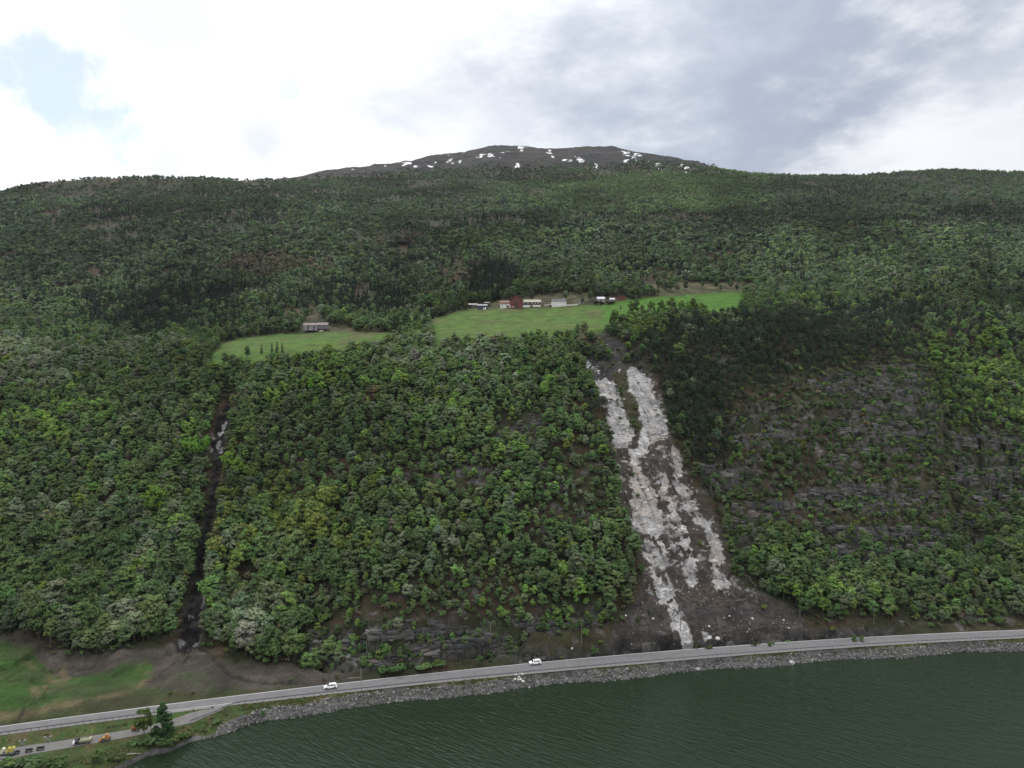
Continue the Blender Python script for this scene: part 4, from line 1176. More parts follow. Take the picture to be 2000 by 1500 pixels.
rr = rng.random(NT)
pk = np.array([proto_kind(T['kind'][i], T['y'][i], rr[i]) for i in range(NT)], dtype=object)
pvar = rng.integers(0, 1000, NT)
pidx = np.array([PIDX[pk[i]][pvar[i] % len(PIDX[pk[i]])] for i in range(NT)])
rz = rng.uniform(0, 6.283, NT)
scale = np.stack([T['h'] / 10 * T['w'], T['h'] / 10 * T['w'], T['h'] / 10], 1)
pts = np.stack([T['x'], T['y'], T['z']], 1)

# which trees show largest: paint crowns near to far into a coarse depth map and count what stays visible
spx = 1000 + F * T['x'] / T['y']; spy = 750 - (T['z'] + T['h'] * .62 - HC) / T['y'] * F
cover = np.zeros((750, 1000), bool); vis = np.zeros(NT)
cand = np.where((T['y'] < 420) & (spx > -40) & (spx < 2040))[0]
for i in cand[np.argsort(T['y'][cand])]:
    rx = max(1, T['h'][i] * .30 * T['w'][i] / T['y'][i] * F / 2); ry = max(1, T['h'][i] * .40 / T['y'][i] * F / 2)
    cx, cy = spx[i] / 2, spy[i] / 2
    x0, x1, y0_, y1_ = int(max(cx - rx, 0)), int(min(cx + rx + 1, 1000)), int(max(cy - ry, 0)), int(min(cy + ry + 1, 750))
    if x1 <= x0 or y1_ <= y0_: continue
    gx, gy = np.meshgrid(np.arange(x0, x1), np.arange(y0_, y1_))
    el = ((gx - cx) / rx) ** 2 + ((gy - cy) / ry) ** 2 < 1
    sub = cover[y0_:y1_, x0:x1]
    vis[i] = (el & ~sub).sum()
    sub |= el
N_SINGLE = 262
single = np.argsort(-vis)[:N_SINGLE]
is_single = np.zeros(NT, bool); is_single[single] = True

LOOKS = dict(mid='green', dark='dark green', fresh_or_sunlit='bright green', olive='olive-yellow', pale='pale grey-green', grey='grey-green', pine='dark', spruce='blackish', brown='brownish')
KINDW = dict(birch='round birch', aspen='slim birch', pine='pine', spruce='spruce', thin='sparse birch')
PLACES = [(-60, 75, 'at the left frame edge'), (75, 150, 'over the field'), (150, 240, 'at the lowest bulge'), (240, 340, 'above the brown earth fan'), (340, 410, 'left of the dark gully'),
          (410, 470, 'right of the dark gully'), (470, 560, 'past the gully'), (560, 660, 'left of roadside rock'), (660, 770, 'beyond the lower car'), (770, 900, 'above the grey roadside rock'),
          (900, 1010, 'left of the upper car'), (1010, 1110, 'above the upper car'), (1110, 1280, 'left of the landslide foot'), (1280, 1500, 'on the landslide rim'), (1500, 1620, 'right of the landslide foot'),
          (1620, 1740, 'below the dark cliff band'), (1740, 1880, 'right of the cliff band'), (1880, 2100, 'at the right frame edge')]
ORD = ['first', 'second', 'third', 'fourth', 'fifth', 'sixth', 'seventh', 'eighth', 'ninth', 'tenth', 'eleventh', 'twelfth']


def make_tree(pos, h, w, kind, var, rot, tint, label, group, cat='tree', name=None):
    cm, tm, _ = PROTO[kind][var % len(PROTO[kind])]
    r = empty(name or {'pine': 'pine_tree', 'spruce': 'spruce_tree', 'aspen': 'slender_tree'}.get(kind, 'broadleaf_tree'), pos, rot, label, cat, group)
    r.scale = (h / 10 * w, h / 10 * w, h / 10)
    c = bpy.data.objects.new('crown', cm); C.objects.link(c); c.parent = r; c['tint'] = [float(q) for q in tint]
    t = bpy.data.objects.new('trunk', tm); C.objects.link(t); t.parent = r
    return r


cells = {}
for i in single:
    pl = next((p[2] for p in PLACES if p[0] <= spx[i] < p[1]), PLACES[-1][2])
    row = 'low edge' if T['py'][i] > np.interp(T['px'][i], *FOOT) - 45 else ('mid slope' if T['py'][i] > np.interp(T['px'][i], *FOOT) - 130 else 'high up')
    cells.setdefault((LOOKS[T['kind'][i]], KINDW[pk[i]], row, pl), []).append(i)
for (lk_, kw, row, pl), L_ in cells.items():
    L_ = sorted(L_, key=lambda i: spx[i])
    for n_, i in enumerate(L_):
        if len(L_) == 1: lab = f"{lk_} {kw}, {row}, {pl}"
        elif len(L_) == 2: lab = f"{('left', 'right')[n_]} {lk_} {kw}, {row}, {pl}"
        else: lab = f"{ORD[min(n_, 11)]} {lk_} {kw} from left, {row}, {pl}"
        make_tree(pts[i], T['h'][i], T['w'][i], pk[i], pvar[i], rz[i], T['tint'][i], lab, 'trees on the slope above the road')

fam = np.where(np.isin(pk, ['farspruce', 'spruce']), 'spruce_forest', np.where(pk == 'pine', 'pine_forest', np.where(T['y'] > 480, 'upper_forest', 'birch_forest')))
FL = dict(spruce_forest='dark spruces standing in stands across the hillside', pine_forest='dark pines on the rocky slope right of the landslide', upper_forest='far broadleaf woods covering the upper hillside', birch_forest='broadleaf woods covering the steep slope above the road')
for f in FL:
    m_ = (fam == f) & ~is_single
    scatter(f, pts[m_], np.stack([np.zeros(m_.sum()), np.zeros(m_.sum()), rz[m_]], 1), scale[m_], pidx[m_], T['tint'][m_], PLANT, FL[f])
print("trees", NT, "single", len(single))

# undergrowth
xs, yv = [], []
for y in np.arange(228, 500, 2.6):
    x = np.arange(-.95 * y, .95 * y, 2.9); xs.append(x); yv.append(np.full(len(x), y))
X = np.concatenate(xs); Y = np.concatenate(yv); X += rng.uniform(-1.4, 1.4, len(X)); Y += rng.uniform(-1.2, 1.2, len(X))
z, d, px, py, e, pxw, pyw, q = ground(X, Y)
a = np.where((d > 3) & (py < np.interp(px, *FOOT) + 8), .62, 0.0)
a = np.where((d > 2.2) & (px > 690) & (py >= np.interp(px, *FOOT)), .40, a)
a = np.where((q['cl'] > .3) & (px > 1330), .85, a)
a *= (1 - .12 * q['cl']) * (1 - sstep(.2, .5, look(MEADOW_S, px, py) * (Y > 430))) * np.where(q['sl'] > .3, np.where((look(GREENTONGUE, px, py) > .4) | ((py < 735) & (q['pale'] < .3)), .45, .03), 1) * np.where(q['gu'] > .2, .03, 1)
a *= np.where(fbm(X / 8, Y / 8, 441, 2) > .42, 1, .35)
low = (d > 2) & (d < 6) & (px < 690) & (px > 290) & (Y < 260); a = np.where(low, .22, a)
k = rng.random(len(X)) < a
n = k.sum(); hh = rng.uniform(1.0, 3.0, n) * np.where(low[k], .5, 1) * np.where(look(HEATHS, px, py)[k] > .35, 1.25, 1)
tc_ = np.array([TINT[c] for c in rng.choice(['mid', 'dark', 'fresh_or_sunlit', 'olive', 'grey', 'brown'], n, p=[.36, .26, .10, .1, .06, .12])]) * .85 * rng.lognormal(0, .2, n)[:, None]
scatter('undergrowth', np.stack([X[k], Y[k], z[k]], 1), np.stack([np.zeros(n), np.zeros(n), rng.uniform(0, 6.28, n)], 1), np.stack([hh / 10 * rng.uniform(.7, 1.1, n), hh / 10 * rng.uniform(.7, 1.1, n), hh / 10 * 1.25], 1), rng.choice(PIDX['shrub'], n), tc_, PLANT, 'low bushes and undergrowth between the trees')

# verge grass and weeds along the lake road
n = 5200
X = rng.uniform(-190, 250, n); off = rng.uniform(1.0, 4.2, n)
left = X < -92
Y = road_y(X) - (rail_off(X) + off) / road_ct(X)
Y = np.where(left & (rng.random(n) < .75), shore_y(X) + rng.uniform(1.5, 14, n), Y)
z, d, px, py, e, pxw, pyw, q = ground(X, Y)
sdist, _ = side_road(X, Y)
k = (sdist > .8) & (d < -(rail_off(X) + 1.0)) & (e > 1.2) & ~((d > -9) & (X < -92)) & ~((X > -112) & (X < -90) & (d > -11))
n = k.sum(); hh = rng.uniform(.12, .4, n) * np.where(X[k] < -92, 1.3, 1)
tc_ = np.array([[(.085, .095, .035), (.12, .105, .052), (.055, .09, .026), (.07, .10, .03)][c] for c in rng.integers(0, 4, n)]) * rng.lognormal(0, .15, n)[:, None]
scatter('verge_grass', np.stack([X[k], Y[k], z[k]], 1), np.stack([np.zeros(n), np.zeros(n), rng.uniform(0, 6.28, n)], 1), np.stack([hh / 10 * 1.4, hh / 10 * 1.4, hh / 10], 1), rng.choice(PIDX['shrub'], n), tc_, PLANT, 'grass and weeds on the verges by the lake')


# ------------------------------------------------------------------ distinct trees and bushes
def mtree(px, py, h, w, kind, tint, label, group=None, var=None, name=None):
    p = at(px, py); make_tree(p - Vector((0, 0, .15)), h, w, kind, random.randrange(99) if var is None else var, random.uniform(0, 6), np.array(TINT[tint] if isinstance(tint, str) else tint), label, group, name=name)


mtree(318, 1442, 10.6, .98, 'conic', (.040, .078, .032), 'dense dark conical tree standing at the lakeshore beside the side road', var=0)
mtree(281, 1440, 9.2, .95, 'birch', (.075, .105, .034), 'loose yellow-green tree by the red machine, left of the dark conical tree', var=1)
for px, py, h, w, lab in [(772, 650, 15, .85, 'leftmost tall dark tree of the clump between the two upper meadows'), (793, 652, 16.5, .8, 'tallest dark tree in the clump between the two upper meadows'),
                          (814, 651, 15.5, .8, 'tall dark tree right of the tallest in the clump between meadows'), (834, 652, 14.5, .8, 'rightmost tall dark tree of the clump between the two upper meadows')]:
    mtree(px, py, h, w, 'birch', (0.050, 0.087, 0.037), lab, 'tree clump between the upper meadows')
for px, py, h, lab in [(511, 690, 6.5, 'small lone spruce in front of the left upper meadow'), (531, 694, 8.5, 'left spruce of three in front of the left upper meadow'), (541, 693, 9, 'middle spruce of three in front of the left upper meadow'), (551, 692, 8, 'right spruce of three in front of the left upper meadow')]:
    mtree(px, py, h, 1.1, 'spruce', 'spruce', lab, 'spruces in front of the left meadow')
mtree(404, 702, 13, .85, 'birch', (0.081, 0.105, 0.043), 'dark olive round tree at the left end of the left meadow')
mtree(483, 700, 9, .8, 'birch', 'dark', 'dark round tree at the lower edge of the left meadow')
for i, (px, py, h) in enumerate([(362, 906, 14), (372, 910, 15.5), (382, 910, 15), (392, 906, 14), (403, 900, 13.5)]):
    mtree(px, py, h, .62, 'aspen', (0.116, 0.232, 0.043), f"{ORD[i]} from left of bright aspens with bare trunks left of gully", 'bright aspens by the dark gully')
mtree(607, 778, 12.5, .7, 'aspen', (0.112, 0.256, 0.037), 'brightest green narrow tree standing alone in the middle of the wood')
mtree(445, 925, 12, .9, 'birch', (0.132, 0.232, 0.040), 'bright yellow-green leaning tree at the gully edge, left of its pair')
mtree(462, 934, 11.5, .9, 'birch', (0.124, 0.217, 0.040), 'bright yellow-green tree just right of the leaning gully-edge tree')
mtree(1212, 612, 7, .9, 'thin', 'grey', 'small thin grey tree alone on the right upper meadow')
for px, py, h, lab in [(1232, 618, 13, 'left olive tree of the trio standing in the right upper meadow'), (1243, 617, 14, 'tallest olive tree of the trio standing in the right upper meadow'), (1254, 620, 10, 'lowest tree of the trio standing in the right upper meadow')]:
    mtree(px, py, h, .75, 'birch', (0.078, 0.121, 0.043), lab, 'tree trio in the right meadow')
for i, px in enumerate([1272, 1292, 1312, 1332, 1352, 1372]):
    mtree(px, 622 + (i % 2) * 3, 13.5 + (i * 7 % 5) * .9, .9, 'birch', (.075 + .009 * (i % 3), .130 + .012 * (i % 2), .04), f"{ORD[i]} from left of the trees hiding the meadow's right half", 'tree belt in the right meadow')
for i, (px, py) in enumerate([(890, 590), (905, 588), (945, 590), (1000, 577), (1012, 576), (1047, 577), (1062, 576), (1086, 570), (1100, 571), (1114, 572), (1140, 571), (1160, 576), (1200, 578), (1230, 574), (1258, 572), (1285, 570), (1310, 571), (1340, 568), (1372, 568), (1400, 566), (1425, 563)]):
    mtree(px, py, 9.5 + (i * 5 % 7) * .7, .85, 'birch' if i % 3 else 'pine', [(0.062, 0.096, 0.046), (0.071, 0.112, 0.046), (0.053, 0.081, 0.043)][i % 3], f"{(ORD + ['thirteenth', 'fourteenth', 'fifteenth', 'sixteenth', 'seventeenth', 'eighteenth', 'nineteenth', 'twentieth', 'last'])[i]} from left of the tree row behind the farm", 'tree row behind the farm')


def bush(px, py, w, h, tint, label, group=None):
    p = at(px, py)
    cm, tm, me = random.choice(PROTO['shrub'])
    o = bpy.data.objects.new('leafy_bush', me); C.objects.link(o); o.location = p; o.rotation_euler = (0, 0, random.uniform(0, 6)); o.scale = (w / 12, w / 12, h / 10)
    o['tint'] = [float(q) for q in (TINT[tint] if isinstance(tint, str) else tint)]
    tag(o, label, 'bush', group)


for px, py, w, h, tint, lab in [(292, 1458, 5.6, 3.0, 'dark', 'large dark bush at the foot of the yellow-green lakeside tree'), (318, 1458, 6.0, 3.4, (0.056, 0.102, 0.037), 'broad green bush in front of the dark conical tree'),
                                (343, 1452, 5.2, 3.0, (0.085, 0.121, 0.043), 'yellow-green bush right of the dark conical tree'), (189, 1490, 4.8, 3.8, (0.078, 0.121, 0.046), 'round green bush below the orange machine near the shore'),
                                (227, 1490, 4.2, 2.4, (0.078, 0.102, 0.040), 'low olive bush right of the round green shore bush'), (265, 1455, 4.0, 2.2, 'mid', 'small bush between the orange machine and the lakeside trees'),
                                (60, 1496, 8, 2.4, 'dark', 'dark bush under the side road, farther left'), (110, 1500, 7, 2.6, (0.056, 0.096, 0.037), 'dark green bush below the benches at the bottom edge'), (15, 1500, 7, 2.4, 'mid', 'green bush in the bottom left corner'),
                                (512, 1398, 2.6, 1.8, (0.078, 0.139, 0.062), 'small bright bush on the rock bank below the left car'), (423, 1412, 3.4, 1.6, 'mid', 'low green bush at the left end of the rock bank'), (365, 1441, 4.2, 1.8, (0.078, 0.109, 0.043), 'flat olive bush at the shore bend'),
                                (752, 1316, 6.5, 3.0, (0.062, 0.105, 0.043), 'grey-green roadside bush below the grey rock, left of its pair'), (780, 1313, 7.0, 3.6, (0.065, 0.118, 0.046), 'taller grey-green roadside bush below the grey rock'), (830, 1306, 7, 2.0, 'mid', 'low green roadside bush right of the taller bush'),
                                (860, 1303, 6, 1.5, (0.078, 0.132, 0.046), 'lowest roadside bush in front of the dark rock cut')]:
    bush(px, py, w, h, tint, lab)

# ------------------------------------------------------------------ stones
def stones(n, x0, x1, emin, emax, s0, s1):
    X = rng.uniform(x0, x1, n); e = rng.uniform(emin, emax, n)
    Y = shore_y(X) + e / .97
    return X, Y


X, Y = stones(14000, -93, 290, -.7, 4.4, 0, 0)
z, d, px, py, e, _, _, q = ground(X, Y)
edge = 3.2 + 1.4 * (fbm(X / 7, Y / 7, 501, 2) - .4)
k = (e < edge) & (d < -rail_off(X) - 1.2)
X, Y, z, px, py = X[k], Y[k], z[k], px[k], py[k]; n = len(X)
s = rng.uniform(.18, .43, n)
rt = np.array([(.115, .113, .115), (.165, .162, .163), (.075, .073, .076), (.135, .125, .115)])[rng.integers(0, 4, n)] * rng.lognormal(0, .2, n)[:, None]
big = np.argsort(-(s * rng.uniform(.8, 1.2, n) * ((px > 0) & (px < 2000))))[:290]
isb = np.zeros(n, bool); isb[big] = True
rot = rng.uniform(0, 6.28, (n, 3)) * np.array([.12, .12, 1])
scatter('riprap_stones', np.stack([X, Y, z], 1)[~isb], rot[~isb], np.repeat(s[~isb][:, None], 3, 1), rng.integers(0, 6, (~isb).sum()), rt[~isb], ROCKS, 'grey broken stones lining the lake bank')
segs = [(-50, 560, 'left of the lower car'), (560, 760, 'below the lower car'), (760, 960, 'between the two cars'), (960, 1130, 'below the upper car'), (1130, 1300, 'left below the landslide'), (1300, 1480, 'below the landslide'), (1480, 1700, 'right below the landslide'), (1700, 2100, 'near the right frame edge')]
SEG_G = {}
for i in big:
    sg = next(t for a_, b_, t in segs if a_ <= px[i] < b_)
    low_ = 'at the waterline' if Y[i] - float(shore_y(X[i])) < 1.1 else ('halfway up the bank' if Y[i] - float(shore_y(X[i])) < 2.4 else 'at the top of the bank')
    tone = 'pale' if rt[i].mean() > .15 else ('dark' if rt[i].mean() < .09 else 'grey')
    SEG_G.setdefault((sg, low_, tone), []).append(i)
for (sg, low_, tone), L_ in SEG_G.items():
    L_ = sorted(L_, key=lambda i: px[i])
    for n_, i in enumerate(L_):
        o = bpy.data.objects.new('boulder', ROCK_ME[i % 6]); C.objects.link(o); o.location = (X[i], Y[i], z[i] + .12); o.rotation_euler = rot[i]
        f = s[i] * 1.45; o.scale = (f, f, f); o['tint'] = [float(q_) for q_ in rt[i]]
        lab = f"{tone} angular boulder {low_}, {sg}" if len(L_) == 1 else f"{ORD[min(n_, 11)]} {tone} boulder from left {low_}, {sg}"
        tag(o, lab, 'boulder', 'boulders of the lake bank')


def stone(px, py, s, tint, label, sc=(1, 1, 1), group=None):
    p = at(px, py); o = bpy.data.objects.new('boulder', random.choice(ROCK_ME)); C.objects.link(o); o.location = p + Vector((0, 0, s * .2)); o.rotation_euler = (0, 0, random.uniform(0, 6))
    o.scale = (s * sc[0], s * sc[1], s * sc[2]); o['tint'] = list(tint); tag(o, label, 'boulder', group)


stone(1547, 1296, 1.25, (.38, .42, .42), 'large pale bluish boulder in the water right of the landslide')
stone(1363, 1309, 1.05, (.28, .28, .275), 'large light boulder at the waterline below the landslide')
for i, (px_, py_) in enumerate([(1008, 1322), (1013, 1325), (1017, 1328), (1020, 1324), (1012, 1330), (1021, 1332), (1006, 1327)]):
    stone(px_, py_, .55 + .1 * (i % 3), (.50, .48, .44), f"{ORD[i]} of the whitish stones spilled on the bank below the upper car", group='whitish spilled stones')
for i, (px_, py_, s_) in enumerate([(1276, 1211, .7), (1470, 1210, .9), (1530, 1212, .7), (1540, 1227, .6), (1425, 1205, .6), (1222, 1207, .7), (1385, 1225, .8), (1402, 1250, 1.2), (1118, 1277, .8)]):
    stone(px_, py_, s_, (.42, .41, .39), ['pale block on the left of the debris apron', 'largest pale block on the right debris apron', 'pale block on the far right debris apron', 'lowest pale block on the far right debris', 'small pale block in mid debris apron', 'pale block at the left rim of debris', 'pale block below the broken net', 'upright pale block beside the road under the landslide', 'pale block beside the road left of the landslide'][i], group='pale blocks in the landslide debris')
# broken, layered rock standing out of the steep slope
STRATA = bpy.data.collections.new("strata_prototypes")
for i in range(6):
    rs = np.random.default_rng(350 + i); m = MB(); zt = -.5
    for k in range(4):
        hh_ = rs.uniform(.18, .34); n_ = 7
        a_ = np.sort(rs.uniform(0, 6.283, n_)); rx_, ry_ = rs.uniform(.38, .56), rs.uniform(.38, .55); ox, oy = rs.uniform(-.07, .07), rs.uniform(-.04, .10) + .05 * k
        lo = [(ox + math.copysign(abs(math.cos(q)) ** .6, math.cos(q)) * rx_, oy + math.copysign(abs(math.sin(q)) ** .6, math.sin(q)) * ry_) for q in a_]
        V_ = [(x, y, zt) for x, y in lo] + [(x * rs.uniform(.88, 1.0), y * rs.uniform(.9, 1.0), zt + hh_ + rs.uniform(-.03, .03)) for x, y in lo]
        m.add(V_, [tuple(range(n_))[::-1], tuple(range(n_, 2 * n_))] + [(q, (q + 1) % n_, (q + 1) % n_ + n_, q + n_) for q in range(n_)]); zt += hh_ * .93
    STRATA.objects.link(bpy.data.objects.new("strata_%02d" % i, m.mesh("strata", M_STONE)))
X = rng.uniform(-95, 330, 60000); Y = rng.uniform(246, 520, 60000)
z, d, px, py, e, pxw, pyw, q = ground(X, Y)
k = (q['cl'] > .45) & (d > 3.2) & (q['sl'] < .3) & (rng.random(len(X)) < .10 * (.35 + 1.5 * sstep(.42, .6, fbm(X / 14, (Y + z) / 9, 521, 2)))) & (np.abs(px - 1000) < 1300)
k |= (look(blur_dark, px, py) > .4) & (py > 1225) & (d > 2.6) & (d < 5) & (rng.random(len(X)) < .25)
X, Y, z, px, py, d = X[k], Y[k], z[k], px[k], py[k], d[k]; n = len(X)
wd = rng.uniform(2.6, 8.0, n) * np.where(d < 8, .55, 1); hg = rng.uniform(1.5, 3.8, n) * np.where(d < 8, .6, 1)
tn = np.array([(.085, .081, .078), (.115, .108, .103), (.060, .058, .058), (.095, .086, .076)])[rng.integers(0, 4, n)] * rng.lognormal(0, .18, n)[:, None] * (1 - .5 * look(blur_dark, px, py))[:, None]
scatter('rock_ledges', np.stack([X, Y + .6, z + hg * .08], 1), np.stack([rng.normal(0, .05, n), rng.normal(0, .06, n), .15 + rng.normal(0, .22, n)], 1), np.stack([wd, rng.uniform(2.5, 4.5, n) * np.where(d < 8, .5, 1), hg], 1), rng.integers(0, 6, n), tn, STRATA, 'layered rock ledges jutting from the steep slope')
LINES = [([(1436, 1003), (1480, 996), (1536, 993)], 5.5), ([(1440, 1040), (1500, 1046)], 4), ([(1600, 1040), (1700, 1052), (1780, 1042), (1856, 1056)], 5.5), ([(1606, 1078), (1690, 1090), (1780, 1080), (1850, 1080)], 4.5), ([(1560, 974), (1660, 970), (1760, 962), (1842, 974)], 3.6), ([(1440, 862), (1500, 850), (1560, 862)], 4.2),
         ([(1600, 772), (1700, 762), (1800, 772)], 3.4), ([(1640, 842), (1740, 852), (1816, 850)], 3.4), ([(1852, 852), (1900, 872), (1980, 862)], 4), ([(1880, 922), (1990, 926)], 4), ([(1868, 1022), (1972, 1032)], 4), ([(1360, 922), (1440, 916)], 3.6), ([(978, 852), (1046, 830)], 3.2), ([(660, 1262), (760, 1244), (860, 1240), (930, 1236)], 3.2), ([(800, 1274), (900, 1270), (1000, 1260)], 3), ([(1020, 1230), (1100, 1222), (1170, 1210)], 2.6)]
LB = []
for L_, hg_ in LINES:
    for (xa, ya), (xb, yb) in zip(L_[:-1], L_[1:]):
        for t in np.arange(0, 1, 9.0 / math.hypot(xb - xa, yb - ya)):
            if random.random() < .86:
                p_ = at(xa + (xb - xa) * t + random.uniform(-3, 3), ya + (yb - ya) * t + random.uniform(-4, 4))
                LB.append((p_.x, p_.y + 1.0, p_.z + hg_ * .12, random.uniform(4, 8.5), random.uniform(4, 6), hg_ * random.uniform(.75, 1.2)))
LB = np.array(LB); n = len(LB)
tn = np.array([(.080, .077, .075), (.105, .100, .096), (.055, .054, .055)])[rng.integers(0, 3, n)] * rng.lognormal(0, .16, n)[:, None] * np.where(LB[:, 2] < 26, .68, 1)[:, None]
scatter('cliff_bands', LB[:, :3], np.stack([rng.normal(0, .04, n), rng.normal(0, .05, n), .16 + rng.normal(0, .16, n)], 1), LB[:, 3:], rng.integers(0, 6, n), tn, STRATA, 'dark bands of layered cliff on the right-hand slope')
# split slabs of the bared bedrock
X = rng.uniform(30, 125, 30000); Y = rng.uniform(275, 450, 30000)
z, d, px, py, e, pxw, pyw, q = ground(X, Y)
k = (q['pale'] > .5) & (rng.random(len(X)) < .06)
X, Y, z = X[k], Y[k], z[k]; n = len(X)
tn = np.array([(.30, .29, .285), (.34, .33, .325), (.22, .212, .208), (.30, .27, .245)])[rng.integers(0, 4, n)] * rng.lognormal(0, .1, n)[:, None]
scatter('bedrock_slabs', np.stack([X, Y + .5, z - .15], 1), np.stack([.55 + rng.normal(0, .08, n), rng.normal(0, .06, n), .12 + rng.normal(0, .25, n)], 1), np.stack([rng.uniform(2.2, 6, n), rng.uniform(2, 4.5, n), rng.uniform(.4, .9, n)], 1), rng.integers(0, 6, n), tn, STRATA, 'pale split slabs of bedrock in the landslide track')
# rubble in the scar and the gully
xs = rng.uniform(20, 165, 16000); yy = rng.uniform(270, 470, 16000)
z, d, px, py, e, _, _, q = ground(xs, yy)
k = (q['sl'] > .4) & (d > 4) & (rng.random(len(xs)) < np.where(py > 1130, .8, .35) * (1 - .8 * q['pale']))
X2 = rng.uniform(-125, -95, 4000); Y2 = rng.uniform(250, 400, 4000)
z2, d2, px2, py2, e2, _, _, q2 = ground(X2, Y2)
k2 = (q2['gu'] > .3) & (rng.random(4000) < .6)
pp = np.concatenate([np.stack([xs, yy, z], 1)[k], np.stack([X2, Y2, z2], 1)[k2]]); n = len(pp)
s = rng.uniform(.15, .45, n) * rng.lognormal(0, .25, n)
rt = np.array([(.085, .075, .066), (.14, .13, .12), (.30, .29, .28), (.06, .05, .043)])[rng.choice(4, n, p=[.45, .25, .08, .22])] * rng.lognormal(0, .2, n)[:, None]
rt[k.sum():] *= .5
scatter('landslide_rubble', pp, rng.uniform(0, 6.28, (n, 3)), np.repeat(s[:, None], 3, 1), rng.integers(0, 6, n), rt, ROCKS, 'loose rubble and broken stone in the landslide tracks')


# fallen trunks
def log_mesh(seed):
    rs = np.random.default_rng(seed); m = MB(); b = rs.normal(size=4) * .16
    P = [(-4, b[0], 0), (-1.5, b[1], .12), (1.2, b[2], .1), (4, b[3], 0)]
    m.tube(P, [.19, .16, .12, .05], 6)
    for k in range(5):
        x = rs.uniform(-1, 3.6); a = rs.uniform(0, 3.14); L = rs.uniform(.6, 1.7)
        m.tube([(x, 0, .05), (x + L * .6, math.cos(a) * L, .2 + abs(math.sin(a)) * L)], [.06, .02], 4)
    for k in range(5):
        a = k * 1.26; m.tube([(-3.9, 0, 0), (-4.5, math.cos(a) * .6, math.sin(a) * .6)], [.1, .04], 4)
    return m.mesh('fallen_trunk', M_DEADWOOD)


LOGS = [log_mesh(600 + i) for i in range(5)]


def log(px, py, ang, L, label, group, mesh=None, name='fallen_trunk'):
    p = at(px, py); a = math.radians(ang); dx, dy = math.cos(a), math.sin(a)
    q1 = Vector((p.x + dx * L / 2, p.y + dy * L / 2, 0)); q0 = Vector((p.x - dx * L / 2, p.y - dy * L / 2, 0))
    q1.z = gz(q1.x, q1.y); q0.z = gz(q0.x, q0.y)
    v = q1 - q0; o = bpy.data.objects.new(name, mesh or random.choice(LOGS)); C.objects.link(o)
    o.location = (q0 + q1) / 2 + Vector((0, 0, .55)); o.rotation_euler = v.to_track_quat('X', 'Z').to_euler(); o.scale = (L / 8, 1, 1)
    tag(o, label, 'fallen tree', group)


_l = random.Random(5)
spots = {'on the debris apron at the landslide foot': [(1350 + _l.uniform(-20, 130), 1140 + _l.uniform(-22, 40)) for _ in range(22)],
         'in the middle of the landslide track': [(1270 + _l.uniform(0, 60), 875 + _l.uniform(-10, 60)) for _ in range(14)],
         'along the left edge of the landslide': [(1212 + i * 5.5 + _l.uniform(-4, 4), 880 + i * 34) for i in range(8)]}
for wh, Ls in spots.items():
    Ls.sort()
    for i, (px_, py_) in enumerate(Ls):
        L_ = _l.uniform(3.5, 8)
        lab = f"{ORD[i]} bare grey trunk from left lying {wh}" if i < 12 else f"bare grey trunk among those farther right {wh}"
        log(px_, py_, _l.uniform(0, 180), L_, lab, 'fallen trunks ' + wh)
log(262, 1478, 42, 4.0, 'whitish curved driftwood log lying on the shore below the lakeside bushes', None, MB().tube([(-4, -.15, 0), (-2, .12, .03), (1, .18, .03), (4, -.2, 0)], [.12, .15, .13, .07], 7).tube([(1, .2, .03), (2, .7, .1)], [.07, .03], 5).mesh('driftwood', flat_mat("bleached_wood", (.30, .29, .26), .8, .15, 2)), 'driftwood_log')
log(1012, 940 - 0, 10, 5, 'bare pale trunk lying in the heath clearing left of the landslide', None)
#PART3
# ------------------------------------------------------------------ guard rails
def guardrail(path, label, nparts=100):
    """path: list of ground points (x, y, z) along the rail"""
    r = empty('guardrail', path[len(path) // 2], 0, label, 'guardrail', 'guardrails of the lake road')
    o0 = Vector(path[len(path) // 2]); P = [Vector(p) - o0 for p in path]
    prof = [(-.04, .47), (.05, .52), (.05, .57), (-.02, .62), (.05, .67), (.05, .73), (-.04, .78)]
    V = []; Fs = []; n = len(prof)
    for i, p in enumerate(P):
        t = (P[min(i + 1, len(P) - 1)] - P[max(i - 1, 0)]); t.z = 0; t.normalize(); nn = Vector((-t.y, t.x, 0))
        V += [p + nn * a + Vector((0, 0, b)) for a, b in prof]
    for i in range(len(P) - 1):
        Fs += [(i * n + k, i * n + k + 1, (i + 1) * n + k + 1, (i + 1) * n + k) for k in range(n - 1)]
    m = MB(); m.add(V, Fs); m.build('rail', M_STEEL, r)
    acc = 0.0; spots = [P[0]]
    for a, b in zip(P[:-1], P[1:]):
        L = (b - a).length; k = 2.0 - acc
        while k < L:
            spots.append(a.lerp(b, k / L)); k += 2.0
        acc = L - (k - 2.0)
    pm = MB().box((0, 0, .25), (.10, .14, 1.0)).mesh('post', M_STEEL)
    vis_first = sorted(spots, key=lambda p: (p + o0).y)
    for p in vis_first[:nparts]:
        o = bpy.data.objects.new('post', pm); C.objects.link(o); o.parent = r; o.location = p - Vector((0, .09, 0))
    if len(vis_first) > nparts:
        mm = MB()
        for p in vis_first[nparts:]: mm.box(p + Vector((0, -.09, .25)), (.10, .14, 1.0))
        o = mm.build('far_post', M_STEEL, r); tag(o, kind='stuff')


def rail_pt(x):
    return (x, float(road_y(x) - rail_off(x) / road_ct(x)), 3.44)


